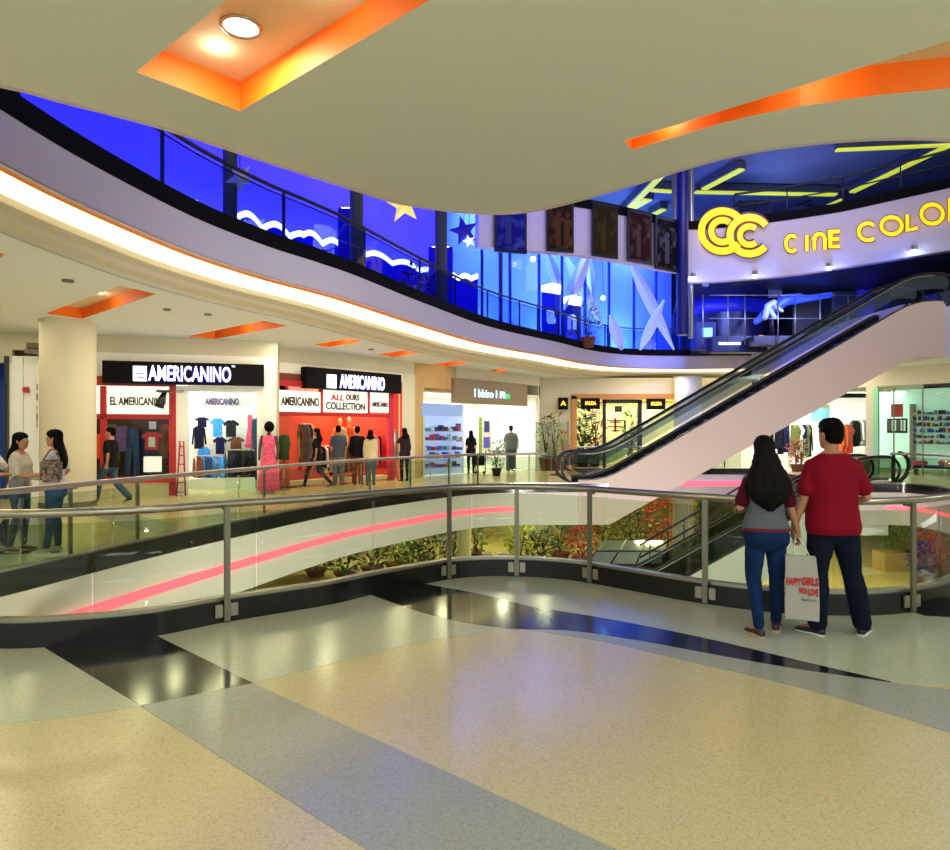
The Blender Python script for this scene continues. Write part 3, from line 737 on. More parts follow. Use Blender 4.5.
# white shop opening
t = thing('storefront', 'white framed open shop front with shelves of shirts, right part of the left shop', 'shop front', tuple(W1.at(215)))
GW = mat('gloss_white', (236, 238, 232), .2)
wbox(W1, 'frame_post', GW, 176, 386, 188, 497.5, -.1, .1, t)
wbox(W1, 'frame_post', GW, 257, 386, 264, 496, -.1, .1, t)
wbox(W1, 'header', GW, 188, 386, 257, 392, -.1, .1, t)
wbox(W1, 'glass_door', SHOPGLASS, 225, 392, 257, 495, .0, .012, t)
p = wbox(W1, 'inner_sign', mat('inner_sign_grey', (200, 200, 206), .5), 203, 393, 250, 406.5, -2.2, -2.15, t)
bm = BM(); W1.text(bm, 'AMERICANINO', 205, 398, 239, 405, -2.14, .02, .05); obj('lettering', bm, mat('print_violet', (70, 62, 98), .5), p, False)
bm = BM(); W1.text(bm, 'LUCKY', 177.5, 390, 184, 393, .11, .01); obj('lettering', bm, PRINTBLK, t, False)
wbox(W1, 'shelf', GW, 194, 428, 258, 430, -2.9, -2.5, t); wbox(W1, 'shelf', GW, 203, 449, 255, 450.5, -2.9, -2.4, t)
wbox(W1, 'counter', mat('counter_white', (232, 232, 226), .3), 190, 478, 255, 494, -2.2, -1.7, t)
LB = {(70, 0): 0}
for px, py, w, h, m, k, lb in (
    (217.5, 418, .42, .55, CSKY, 'tee', 'sky blue t-shirt hanging in the middle of the white shop back wall'),
    (231, 420, .46, .5, CB, 'tee', 'black t-shirt hanging right of the sky blue one on the back wall'),
    (202, 417, .4, .3, CN, 'tee', 'navy shirt hanging high left on the white shop back wall'),
    (199, 426, .44, .66, mat('cloth_ink', (24, 24, 48), .8), 'long', 'ink dark jacket hanging left on the white shop wall'),
    (220, 437, .4, .5, CN, 'tee', 'navy t-shirt on the second row of the white shop wall'),
    (236, 437, .5, .42, CBR, 'tee', 'brown t-shirt on the second row, right in the white shop'),
    (204, 447, .45, .85, CSKY, 'long', 'bright blue long shirt on the mannequin stand, lower left in the white shop'),
    (250, 414, .3, 1.0, CPK, 'dress', 'pink dress hanging at the right edge of the white shop'),
    (255, 418, .25, 1.3, mat('cloth_teal', (30, 70, 96), .8), 'long', 'teal coat hanging beside the pink dress')):
    setp(garment(W1, 'hanging_garment', px, py, w, h, -2.1, m, k), lb, 'clothes')
RACKC = [CB, CN, DEN, CGR, CRED, CBR, CB, CSKY, CPUR, CN, CB, CWH]
def rack(W, label, a, b, py, h, off, cols, n, group, glabel, w=.4, jitter=6):
    A, B = W.pt(a, py, off), W.pt(b, py, off); B.z = A.z
    g = A.lerp(B, .5)
    t = thing('clothes_rack', label, 'clothes rack', (g.x, g.y, 0))
    bm = BM(); tube(bm, [A, B], .015, 8); obj('rail', bm, STEEL, t, True)
    for P in (A, B):
        bm = BM(); tube(bm, [Vector((P.x, P.y, A.z)), Vector((P.x, P.y, 0))], .015, 8); obj('leg', bm, STEEL, t, True)
    for i in range(n):
        px = a+(b-a)*(i+.5)/n
        m = cols[R.randrange(len(cols))]
        q = garment(W, 'hanging_garment', px, py+.6, w*R.uniform(.8, 1.1), h*R.uniform(.8, 1.05), off, m, R.choice(('long', 'tee', 'long')), turn=R.uniform(.6, 1.25))
        setp(q, glabel, 'clothes', group)
rack(W1, 'low clothes rack packed with blue and grey clothes, left half of the white shop', 196, 224, 456, .8, -1.9, [DEN, CGR, CBR, CPUR, CSKY], 9, 'clothes on the left low rack of the white shop', 'piece of clothing packed on the low left rack in the white shop')
rack(W1, 'low clothes rack packed with black clothes, right half of the white shop', 227, 254, 450, .95, -1.9, [CB, CN, CB, mat('cloth_char', (46, 44, 50), .8)], 9, 'clothes on the right low rack of the white shop', 'dark piece of clothing packed on the low right rack in the white shop')
# red ladder leaning stand
t = thing('display_ladder', 'narrow red A-shaped ladder standing beside the red shop frame', 'ladder', tuple(W1.at(181, .35)))
a0, a1 = W1.pt(176.5, 496.5, .35), W1.pt(180, 441, .3); b0, b1 = W1.pt(185.5, 496.5, .35), W1.pt(183.5, 441, .3)
for p, q in ((a0, a1), (b0, b1)): bm = BM(); tube(bm, [p, q], .022, 8); obj('rail', bm, RED, t, True)
for k in (.08, .25, .42, .58, .74, .9): bm = BM(); tube(bm, [a0.lerp(a1, k), b0.lerp(b1, k)], .016, 8); obj('rung', bm, RED, t, True)
# left of column: glossy panels, glass corner
t = thing('storefront', 'glossy white panelled shop corner with dark metal edge at the far left', 'shop front', tuple(W0.at(20)))
wbox(W0, 'corner_post', DARK, 4, 356, 7.5, 520, .0, .1, t)
wbox(W0, 'wall_panel', GW, 7.5, 356, 23, 512, -.1, .0, t); wbox(W0, 'wall_panel', GW, 23.6, 356, 38, 510, -.1, .0, t)
wbox(W0, 'glass_pane', BLUEGLASS, -60, 362, 4, 515, .0, .012, t)
wbox(W0, 'back_board', mat('blue_board', (44, 92, 150), .5), -60, 356, 4, 515, -1.0, -.95, t)
t = thing('wall_bracket', 'small dark folded spotlight under the ceiling left of the column', 'ceiling fixture', tuple(W0.pt(33, 352, .5)))
bm = BM(); W0.box(bm, 24, 349, 40, 353, .3, .6); obj('arm', bm, mat('bronze', (96, 84, 56), .5), t)
bm = BM(); a = W0.pt(34, 346, .45); obox(bm, a, W0.u*.14, W0.n*.1, Z*.07, .02); obj('head', bm, MATS['bronze'], t)
for (px, py), lb in (((40, 387), 'small framed red picture at the top of the stack beside the column'), ((40, 397), 'small dark framed picture, second of the stack beside the column'), ((40, 409), 'small tan framed picture, third of the stack beside the column'), ((40, 417), 'small black framed picture, fourth of the stack beside the column'), ((40, 424), 'small gold framed picture, lowest of the stack beside the column')):
    m = {387: RED, 397: CB, 409: TAN, 417: PRINTBLK, 424: mat('gold', (150, 120, 50), .4)}[py]
    o = wbox(W0, 'wall_picture', m, px-3.5, py-3.5, px+3, py+3.5, .0, .05); setp(o, lb, 'picture')
    wbox(W0, 'mount', CWH if py != 387 else TAN, px-1.5, py-1.5, px+1, py+1.5, .05, .06, o)
setp(wbox(W0, 'alarm_box', RED, 22.5, 387, 28, 392.5, .0, .1), 'small dark red wall box on the white panel left of the column', 'alarm')

# ---- shop 2 (red)
def wallpoly(pts, z0, z1, m, name='shop_interior', th=.08):
    bm = BM()
    for a, b in zip(pts, pts[1:]):
        a, b = Vector((*a, 0)), Vector((*b, 0)); d = (b-a); c = (a+b)/2; c.z = (z0+z1)/2; n = Vector((-d.y, d.x, 0)).normalized()
        obox(bm, c, d/2, n*th/2, Z*(z1-z0)/2)
    return struct(name, bm, m, smooth=False)
A, B = W2.at(287), W2.at(401)
wallpoly([(A.x, A.y), (A.x, A.y+1.8), (-4.6, 24.4), (B.x-.3, B.y+1.6), (B.x, B.y)], 0, 3.35, INTR)
bm = BM(); prism(bm, [(A.x, A.y), (A.x, A.y+1.8), (-4.6, 24.4), (B.x-.3, B.y+1.6), (B.x, B.y)], 3.35, 3.42); struct('shop_interior_top', bm, INTW, smooth=False)
l = lamp('shop_lamp', 'AREA', (-4.3, 22.4, 3.3), 170, (1, .8, .6), 1.6, sy=1.0)
t = thing('storefront', 'red shop front with three lit white header panels under the second black sign', 'shop front', tuple(W2.at(340)))
wbox(W2, 'frame_rail', RED, 277, 383.5, 390, 389, .0, .14, t); wbox(W2, 'frame_rail', RED, 277, 413, 390, 416.5, .0, .14, t)
for a in ((277, 279.2), (321, 323), (368, 370), (389, 391)): wbox(W2, 'frame_post', RED, a[0], 386, a[1], 416, .0, .14, t)
wbox(W2, 'frame_post', mat('pier_orange', (206, 74, 40), .5), 277, 416, 289, 486, .0, .12, t)
wbox(W2, 'frame_post', mat('magenta_post', (190, 40, 70), .5), 389, 393, 394, 482, .0, .12, t)
wbox(W2, 'plinth', mat('plinth_cream', (222, 208, 168), .5), 290, 478, 388, 482, -.3, .05, t)
wbox(W2, 'top_box', mat('brown_box', (120, 52, 40), .5), 278, 373.5, 304, 383, -.2, .05, t)
for i, (a, b, rows) in enumerate(((279.5, 320.5, [('AMERICANINO', 281, 397, 319, 406, PRINTBLK)]), (323.5, 367.5, [('ALL', 331, 394.5, 344, 400.5, PRINTRED), ('OURS', 346, 394.5, 359, 400.5, PRINTBLK), ('COLLECTION', 326, 402.5, 365, 410, PRINTBLK)]), (370.5, 389, [('AMERICANINO', 372, 402, 388, 407, PRINTBLK)]))):
    p = wbox(W2, 'lightbox', LIGHTBOX, a, 391, b, 412.5, .0, .12, t)
    for s_, x0, y0, x1, y1, m in rows:
        bm = BM(); W2.text(bm, s_, x0, y0, x1, y1, .13, .015, .03); obj('lettering', bm, m, p, False)
rack(W2, 'tall clothes rack packed with dark coats in the left of the red shop', 291, 312, 424, 1.35, -.7, [CB, CBR, COL_, CTAN, CPUR, CB], 12, 'coats on the tall rack of the red shop', 'coat packed on the tall left rack in the red shop', .38)
rack(W2, 'low clothes rack with mixed clothes in the middle of the red shop', 316, 352, 446, .9, -.9, [CB, CGR, CWH, CBR, COL_, CRED], 12, 'clothes on the low rack of the red shop', 'piece of clothing on the low middle rack in the red shop', .38)
rack(W2, 'clothes rack with red and grey clothes at the right of the red shop', 372, 388, 436, 1.1, -.6, [CRED, CGR, CPK, CB], 7, 'clothes on the right rack of the red shop', 'piece of clothing on the right rack in the red shop', .34)
rack(W2, 'clothes rack glimpsed beside the magenta post', 395, 401, 430, 1.1, -.3, [CPUR, CGR, CB, CWH], 4, 'clothes beside the magenta post', 'piece of clothing hanging beside the magenta post', .3)
def mannequin(label, p, h, skinm, clothm, dress=False, yaw=0, low=None):
    t = thing('mannequin', label, 'mannequin', tuple(p)); s = h/1.75; x, y, z = p
    bm = BM(); ball(bm, (x, y, z+1.64*s), (.075*s, .09*s, .115*s)); limb(bm, [(x, y, z+1.56*s), (x, y, z+1.42*s)], [.045*s, .055*s])
    for sx in (-1, 1): limb(bm, [(x+sx*.17*s, y, z+1.4*s), (x+sx*.23*s, y, z+1.12*s), (x+sx*.22*s, y-.06*s, z+.85*s)], [.05*s, .04*s, .03*s])
    for sx in (-1, 1): limb(bm, [(x+sx*.09*s, y, z+.9*s), (x+sx*.09*s, y, z+.5*s), (x+sx*.09*s, y, z+.06*s)], [.08*s, .055*s, .035*s])
    obj('body', remesh(bm, .02, 2), skinm, t, True)
    bm = BM()
    pr = [(.07, 1.45), (.17, 1.41), (.19, 1.3), (.16, 1.1), (.18, .95), (.2, .85)] if not dress else [(.07, 1.45), (.16, 1.4), (.17, 1.25), (.13, 1.08), (.2, .8), (.27, .3), (.3, .08)]
    rings(bm, [[Vector((x+q*s*math.cos(a)*1.0, y+q*s*.65*math.sin(a), z+zz*s)) for a in [2*math.pi*k/18 for k in range(18)]] for q, zz in pr])
    obj('dress' if dress else 'top', bm, clothm, t, True)
    if low:
        bm = BM()
        for sx in (-1, 1): limb(bm, [(x+sx*.09*s, y, z+.9*s), (x+sx*.09*s, y, z+.5*s), (x+sx*.09*s, y, z+.12*s)], [.105*s, .08*s, .065*s])
        obj('trousers', bm, low, t, True)
    bm = BM(); cyl(bm, (x, y), .16*s, z, z+.02, 20); obj('stand', bm, STEEL, t)
    return t
IV = mat('ivory', (236, 200, 140), .4)
p = W2.at(340, -.5); mannequin('ivory mannequin with pale top behind the man in grey, in the red shop', (p.x, p.y, .25), 1.8, IV, CTAN, low=DEN)
p = W2.at(349, -.35); mannequin('taller ivory mannequin in an orange top, right of the other one in the red shop', (p.x, p.y, .25), 1.85, IV, mat('cloth_orange', (222, 86, 40), .8), low=CBR)
p = W1.at(269, .3); mannequin('mannequin in a long pink dress with black hair between the two shops', (p.x, p.y, .0), 1.86, mat('mannequin_dark', (70, 46, 40), .5), CPK, dress=True)
bm = BM(); ball(bm, (p.x, p.y+.02, 1.76), (.13, .14, .15)); tobj('hair_wig', bm, BLACKHAIR, 'round black wig on the mannequin in the pink dress', 'wig', smooth=True)
p2 = W2.at(284, .45); t = thing('garment_stand', 'dark green round-topped stand beside the pink dress mannequin', 'garment stand', (p2.x, p2.y, 0))
bm = BM(); rings(bm, [[Vector((p2.x+q*math.cos(a), p2.y+q*.6*math.sin(a), z)) for a in [2*math.pi*k/16 for k in range(16)]] for q, z in ((.05, 1.55), (.15, 1.5), (.19, 1.3), (.14, 1.05), (.16, .85))]); obj('torso', bm, cloth('green', (52, 70, 40)), t, True)
bm = BM(); tube(bm, [(p2.x, p2.y, .86), (p2.x, p2.y, .02)], .02, 8); obj('pole', bm, STEELD, t, True); bm = BM(); cyl(bm, p2, .17, 0, .03, 20); obj('base', bm, STEELD, t)

# ---- shop 3 (blue-white display and pale interior)
l = alcove(W3, 424, 539, 3.1, 3.6, INTW); l.data.energy = 270; l.data.color = (.95, 1, .95)
t = thing('shop_sign', 'taupe shop sign panel with small lit blue and green letters', 'sign', tuple(W3.pt(490, 405, .2)))
wbox(W3, 'sign_board', TAUPE, 455, 381.5, 527.5, 404.5, .0, .2, t)
bm = BM(); W3.text(bm, 'I bbiso I', 474.5, 389.5, 497, 397.8, .22, .03, .02); obj('lettering', bm, mat('lit_letters_cool', (200, 225, 255), .4, emit=.9, ecol=(190, 220, 255)), t, False)
bm = BM(); W3.text(bm, 'Fi', 500, 391.5, 505, 398.5, .22, .03, .06); obj('lettering', bm, MATS['lit_letters_cool'], t, False)
bm = BM(); W3.box(bm, 505.5, 394, 510, 399, .2, .24); obj('emblem', bm, mat('green_lit', (50, 190, 110), .4, emit=.8), t)
t = thing('shop_window', 'brightly lit blue and white display window full of small goods', 'shop window', tuple(W3.at(446)))
DISP = mat('display_white', (226, 230, 255), .5, emit=.6, ecol=(176, 186, 255))
wbox(W3, 'back_board', DISP, 422, 404, 464, 474, -.5, -.45, t); wbox(W3, 'top_panel', mat('display_blue', (170, 182, 246), .5, emit=.35, ecol=(160, 174, 255)), 422, 404, 462, 416, .0, .03, t)
wbox(W3, 'glass_pane', SHOPGLASS, 422, 404, 464, 474, .05, .06, t)
for y in (431, 440, 450, 458, 467): wbox(W3, 'shelf', mat('shelf_lilac', (190, 196, 236), .3), 423, y, 463, y+.7, -.45, -.1, t)
dcol = [mat('goods_'+n, c, .4) for n, c in (('blue', (50, 50, 200)), ('violet', (90, 80, 190)), ('teal', (70, 150, 190)), ('red', (210, 50, 70)), ('navy', (40, 40, 110)), ('white', (230, 230, 240)), ('brown', (120, 60, 50)))]
for r_, y in enumerate((431, 440, 450, 458, 467)):
    rn = ('top', 'second', 'middle', 'fourth', 'lowest')[r_]
    for k in range(9):
        px = 424.5+k*4.3+R.uniform(-.6, .6); h = R.uniform(2.5, 6.2); wd = R.uniform(1.2, 3)
        m = dcol[R.randrange(7)] if k != 6 else dcol[5]
        o = wbox(W3, 'boxed_goods', m, px, y-h, px+wd, y, -.4, -.2); setp(o, 'small boxed product on the %s shelf of the blue and white display window' % rn, 'goods', 'goods on the %s shelf of the blue window' % rn)
for (a, b, c_, d_), m, lb in (((456, 423.5, 461, 431.5), dcol[0], 'blue poster card high right in the blue and white display'), ((456.5, 437, 462, 441.5), dcol[3], 'red card below the blue card in the blue and white display')):
    o = wbox(W3, 'wall_card', m, a, b, c_, d_, -.44, -.42); setp(o, lb, 'card')
t = thing('poster_stand', 'tall poster panel with green edge inside the pale shop', 'poster', tuple(W3.at(486, -1.6)))
wbox(W3, 'board', CWH, 479, 417, 492, 462, -1.7, -1.6, t); wbox(W3, 'edge', mat('lime', (130, 160, 50), .5), 479, 417, 482, 462, -1.6, -1.57, t)
wbox(W3, 'picture', dcol[4], 484.5, 421, 489.5, 432, -1.6, -1.58, t); wbox(W3, 'picture', dcol[1], 484, 437, 490, 448, -1.6, -1.58, t)
t = thing('door_panel', 'grey door at the back of the pale shop', 'door', tuple(W3.at(512, -3.2)))
wbox(W3, 'leaf', mat('grey_green', (170, 190, 176), .5), 508, 419, 518, 466, -3.4, -3.3, t); wbox(W3, 'frame', mat('grey_frame', (140, 160, 150), .5), 507, 417.5, 508, 466, -3.4, -3.25, t); bm = BM(); ball(bm, W3.pt(516.5, 444, -3.2), .05); obj('handle', bm, STEEL, t, True)
t = thing('shop_counter', 'low white counter inside the pale shop', 'counter', tuple(W3.at(500, -2)))
wbox(W3, 'body', GW, 493, 452, 506, 468, -2.4, -1.9, t); wbox(W3, 'top', STEELD, 492.5, 450.5, 506.5, 452, -2.45, -1.85, t)
# glass lounge screens right of shop 3 and plants behind them
LEAF = mat('leaf_green', (70, 104, 34), .55, var=.3, scale=6); LEAFY = mat('leaf_yellow_green', (150, 158, 56), .55, var=.3, scale=6); LEAFD = mat('leaf_dark', (36, 54, 24), .55, var=.3)
LEAFR = mat('leaf_red', (170, 50, 40), .55, var=.3); POT = mat('pot_terracotta', (120, 70, 50), .6); BARK = mat('bark', (84, 62, 40), .8)
def plant(label, x, y, z, h, w, m=LEAF, n=160, name='potted_plant', cat='plant', group=None, pot=POT, ls=.16, upright=.5, trunk=.35):
    t = thing(name, label, cat, (x, y, z), group)
    bm = BM(); lathe(bm, (x, y, z), [(w*.22, 0), (w*.3, h*.2), (w*.34, h*.2), (w*.34, h*.23), (w*.28, h*.23)], 16); obj('pot', bm, pot, t)
    bm = BM()
    for k in range(5):
        a = R.uniform(0, 6.28); q = w*.25
        tube(bm, [(x, y, z+h*.2), (x+q*.4*math.cos(a), y+q*.4*math.sin(a), z+h*.5), (x+q*math.cos(a), y+q*math.sin(a), z+h*.85)], [.02, .014, .006], 6)
    obj('stem', bm, BARK, t, True)
    bm = BM()
    for k in range(n):
        v = R.random(); zz = z+h*(trunk*.7+(1-trunk*.7)*v); rr = w*.5*math.sin(math.pi*(.12+.8*v))**.7*R.random()**.5; a = R.uniform(0, 6.28)
        c = Vector((x+rr*math.cos(a), y+rr*math.sin(a), zz)); d = Vector((math.cos(a), math.sin(a), R.uniform(-.4, 1.2)*upright*2)).normalized()
        s_ = d.cross(Vector((R.uniform(-.5, .5), R.uniform(-.5, .5), 1))).normalized(); L = ls*R.uniform(.6, 1.3); W_ = L*.24; up = s_.cross(d)
        p = [c, c+d*L*.5+s_*W_+up*L*.04, c+d*L, c+d*L*.5-s_*W_+up*L*.04]; mid = c+d*L*.5-up*L*.05
        vs = [bm.verts.new(q) for q in p]; mv = bm.verts.new(mid)
        for i in range(4): face(bm, [vs[i], vs[(i+1) % 4], mv])
    obj('foliage', bm, m, t, False)
    return t
p = W3.at(545, .6)
plant('tall dark leafy plant behind the glass screen, right of the pale shop', pz(546, 0, 28).x, 28, 0, 2.3, 1.0, LEAFD, 220)
plant('tall yellow green plant beside the dark leafy one behind the glass screen', pz(555, 0, 28.2).x, 28.2, 0, 2.4, .9, LEAFY, 220)
t = thing('glass_screen', 'clear glass screen in front of the tall plants right of the pale shop', 'glass screen', (pz(552, 0, 27).x, 27, 0))
for a, b in ((536, 551), (552, 568)):
    A, B = pz(a, 0, 27), pz(b, 0, 27); bm = BM(); box(bm, A.x, 26.99, .05, B.x, 27.01, 2.0); obj('glass_panel', bm, GLASS, t)
for a in (536, 551.5, 568): A = pz(a, 0, 27); bm = BM(); box(bm, A.x-.02, 26.97, 0, A.x+.02, 27.03, 2.03); obj('post', bm, STEELD, t)

# ---- shop 4 : plants behind an orange portal
l = alcove(W4, 573, 700, 3.1, 2.4, mat('cream_room', (232, 226, 180), .6)); l.data.energy = 240; l.data.color = (1, .93, .6)
t = thing('storefront', 'orange framed restaurant front with a dark door frame, behind the rising escalator', 'shop front', (7, 30.5, 0))
ORW = mat('portal_orange', (190, 128, 60), .5)
wbox(W4, 'frame_post', ORW, 572, 396, 577, 472, .0, .2, t); wbox(W4, 'frame_rail', ORW, 572, 394, 702, 399, .0, .2, t); wbox(W4, 'frame_post', ORW, 697, 396, 702, 472, .0, .2, t)
for a, b, c_, d_ in ((603, 399.5, 606, 472), (638, 399.5, 642, 472), (603, 399.5, 642, 403)): wbox(W4, 'door_frame', DARK, a, b, c_, d_, .0, .15, t)
wbox(W4, 'glass_pane', SHOPGLASS, 577, 403, 603, 472, .05, .06, t); wbox(W4, 'glass_pane', SHOPGLASS, 606, 403, 638, 472, .05, .06, t)
for (a, b, c_, d_), lb in (((558.5, 397.5, 568, 409.5), 'small square black sign with yellow lit mark, leftmost over the orange portal'), ((581, 398, 600, 409), 'small black sign with yellow lit letters, left inside the orange portal'), ((647, 398.5, 665.5, 409.5), 'small black sign with orange lit letters, right inside the orange portal')):
    o = wbox(W4, 'hanging_sign', SIGNBLACK, a, b, c_, d_, .25, .4); setp(o, lb, 'sign')
    wc = (c_-a); bm = BM(); W4.text(bm, 'A' if wc < 12 else 'SALIDA', a+wc*.22, b+3.3, c_-wc*.2, d_-4, .41, .02, .03); obj('lettering', bm, mat('yellow_lit', (255, 190, 60), .4, emit=1.8), o, False)
plant('broad green potted plant left inside the orange portal', pz(583, 0, 31.2).x, 31.2, 0, 2.9, 1.0, LEAF, 260, ls=.3)
plant('tall red leafed plant beside the dark door frame in the orange portal', pz(595, 0, 31.2).x, 31.2, 0, 2.9, .9, LEAFR, 220, ls=.25)
plant('slim palm seen through the dark door frame of the restaurant', pz(632, 0, 31.6).x, 31.6, 0, 2.8, .7, LEAFY, 160, ls=.3)
o = wbox(W4, 'wall_emblem', mat('emblem_red', (170, 30, 24), .5), 608, 426, 623, 427.5, -1.6, -1.5); setp(o, 'red emblem of stacked strokes on the restaurant back wall', 'emblem')
for a in ((610, 421.5, 621, 423), (612, 430, 619.5, 431.5), (614.5, 418, 616.5, 432)): wbox(W4, 'stroke', MATS['emblem_red'], *a, -1.6, -1.5, o)
o = wbox(W4, 'wall_frame', BARK, 624, 420, 626, 440, -1.6, -1.5); setp(o, 'brown wooden lattice on the restaurant back wall', 'frame'); wbox(W4, 'bar', BARK, 607, 420, 626, 421.2, -1.6, -1.5, o)
o = wbox(W4, 'monitor', PRINTBLK, 615, 406, 622, 412, -1.2, -1.1); setp(o, 'small black monitor hanging over the restaurant door', 'monitor'); wbox(W4, 'screen', DARK, 615.7, 406.6, 621.3, 411.4, -1.1, -1.09, o)

# ---- right shops
t = thing('storefront', 'white lit store behind the couple with dark goods racks', 'shop front', (12, 30, 0))
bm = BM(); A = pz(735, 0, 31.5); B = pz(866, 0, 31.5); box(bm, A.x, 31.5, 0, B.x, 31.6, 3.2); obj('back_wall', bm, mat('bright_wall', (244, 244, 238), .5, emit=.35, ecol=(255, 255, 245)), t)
bm = BM(); C_ = pz(817, 393, 31.2); box(bm, pz(811, 0, 31.2).x, 31.15, pz(0, 421, 31.2).z, pz(829, 0, 31.2).x, 31.25, pz(0, 407, 31.2).z); pp = obj('poster', bm, mat('poster_sky', (110, 176, 200), .5, var=.4, scale=3), t)
bm = BM(); box(bm, pz(811, 0, 31.2).x, 31.14, pz(0, 407.5, 31.2).z, pz(829, 0, 31.2).x, 31.26, pz(0, 405, 31.2).z); obj('poster_header', bm, mat('mustard', (180, 150, 60), .5), pp)
bm = BM(); box(bm, A.x, 27.6, 3.2, B.x+.1, 27.8, SOF); struct('wall_right.003', bm, CREAM, smooth=False)
lamp('shop_lamp', 'AREA', (13.6, 29.6, 3.15), 330, (1, .98, .92), 3.6, sy=2.0)
WX = Wall((8, 30.4), (17, 30.4))
rack(WX, 'dark goods rack half hidden behind the rising escalator', 774, 789, 424, 1.3, -.2, [CB, CB, CGR, CN], 6, 'dark goods left behind the couple', 'dark jacket on the rack between the woman and the rising escalator', .5)
rack(WX, 'rack of dark and patterned clothes between the couple', 790, 809, 424, 1.4, -.1, [CB, CN, COL_, CWH], 8, 'clothes between the couple', 'patterned garment on the rack seen between the heads of the couple', .5)
rack(WX, 'rack of red and brown bags right of the man', 838, 850, 424, 1.3, .1, [CRED, mat('cloth_orange', (222, 86, 40), .8), CBR], 6, 'red goods right of the man', 'red or brown bag on the rack just right of the man', .5)
rack(WX, 'rack of grey clothes beside the round pier', 852, 865, 420, 1.3, 0, [CGR, CWH, CGR, CB], 6, 'grey goods beside the pier', 'grey garment on the rack beside the cream pier', .5)
for i, (px, w_, m, lb) in enumerate(((796, .7, CRED, 'red wreath of flowers on the low stand between the couple'), (801, .5, LEAFY, 'yellow green flower pot beside the red wreath'))):
    p = pz(px, 452, 27.5)
    plant(lb, p.x, 27.5, 0, 1.3, w_, m if i else LEAFR, 140)
# glass optical shop
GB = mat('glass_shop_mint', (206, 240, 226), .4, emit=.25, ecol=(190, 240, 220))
t = thing('storefront', 'mint lit glass shop with rows of small goods at the right edge', 'shop front', tuple(W5.at(915)))
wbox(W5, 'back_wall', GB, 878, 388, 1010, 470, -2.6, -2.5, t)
for a, b in ((875, 893), (893.5, 922), (922.5, 960), (960.5, 1000)): wbox(W5, 'glass_pane', SHOPGLASS, a, 388 if a < 900 else 384, b, 476, .0, .012, t)
wbox(W5, 'mullion', mat('green_edge', (150, 214, 170), .3), 873, 388, 878, 476, -.1, .03, t)
for a in (893, 922, 960): wbox(W5, 'mullion', ALU, a, 388, a+.7, 478, -.05, .03, t)
for y in (414, 420, 426, 432, 438, 444): wbox(W5, 'shelf', STEEL, 912, y, 1000, y+.6, -2.5, -2.1, t)
wbox(W5, 'upright', STEELD, 909.5, 404, 913, 470, -2.5, -2.2, t); wbox(W5, 'upright', STEELD, 955, 404, 957, 470, -2.5, -2.2, t)
l = lamp('shop_lamp', 'AREA', (16.6, 28.3, 3.25), 190, (.85, 1, .93), 3.2, sy=2.2)
for r_, y in enumerate((414, 420, 426, 432, 438, 444)):
    rn = ('top', 'second', 'third', 'fourth', 'fifth', 'lowest')[r_]
    for k in range(12):
        px = 914+k*4.1+R.uniform(-1, 1); h = R.uniform(1.5, 4.2)
        o = wbox(W5, 'boxed_goods', (dcol+[PRINTBLK, PRINTBLK, mat('goods_dark', (60, 70, 70), .4), mat('goods_yellow', (230, 200, 40), .4)])[R.randrange(11)], px, y-h, px+R.uniform(1, 2.6), y, -2.4, -2.2)
        setp(o, 'small product on the %s shelf of the mint lit glass shop' % rn, 'goods', 'goods on the %s shelf of the glass shop' % rn)
o = wbox(W5, 'wall_card', mat('card_red', (190, 60, 44), .5), 891, 404, 902.5, 417, -.6, -.55); setp(o, 'orange red card hanging behind the glass of the mint lit shop', 'card')
o = wbox(W5, 'photo_board', PRINTBLK, 887, 418.5, 907, 433, -.6, -.55); setp(o, 'dark board of small portrait pictures behind the glass of the mint lit shop', 'board')
for k in range(6): wbox(W5, 'picture', (CGR, CWH, GB)[k % 3], 888+k*3.1, 420, 890+k*3.1, 431, -.55, -.54, o)
t = thing('display_table', 'low glass display table with pink goods in the mint lit shop', 'table', tuple(W5.at(935, -.9)))
wbox(W5, 'table_top', DARK, 913, 466, 960, 469, -1.4, -.6, t)
for a in (914, 958): wbox(W5, 'leg', DARK, a, 469, a+1.2, 476, -1.2, -.9, t)
for px, lb in ((920, 'pink folded item on the left of the low display table'), (946, 'pink folded item on the right of the low display table')):
    bm = BM(); c = W5.pt(px, 463, -1.0); obox(bm, c, W5.u*.22, W5.n*.15, Z*.09, .04); tobj('folded_cloth', bm, CPK, lb, 'cloth')
# ================================================================== upper level: gallery railing, blue-lit wall, cinema
def idx1(px):
    return min(range(nfar1), key=lambda i: abs(curve1[i].x/curve1[i].y-(px-CX)/F)+(9 if curve1[i].y < 6 else 0))
up_path = [p+Z*0 for p in curve1[:nfar1]][::1]
up_path = up_path[:min(range(nfar1), key=lambda i: (curve1[i]-Vector((-4.9, 5.5, 0))).length)]
t = thing('glass_railing', 'dark glass railing along the edge of the upper gallery', 'railing', (-3, 13, UP))
bm = BM(); tube(bm, [p+Z*(UP+1.1) for p in offs(up_path, .12)], .035, 8); obj('handrail', bm, DARK, t, True)
bm = BM(); tube(bm, [p+Z*(UP+1.0) for p in offs(up_path, .12)], .014, 8); obj('lower_rail', bm, DARK, t, True)
Nn = normals(up_path)
pi = sorted({idx1(px) for px in (30, 170, 289, 368, 423, 459, 490, 523, 540, 560, 580, 611, 655, 684)} | {20, 40, 62})
for i in pi:
    if i >= len(up_path): continue
    c = up_path[i]+Nn[i]*.12; u = Vector((-Nn[i].y, Nn[i].x, 0))
    bm = BM(); obox(bm, Vector((c.x, c.y, UP+.6)), u*.03, Nn[i]*.015, Z*.5); obj('post', bm, DARK, t)
cu = list(range(0, len(up_path)-1, 12))+[len(up_path)-1]
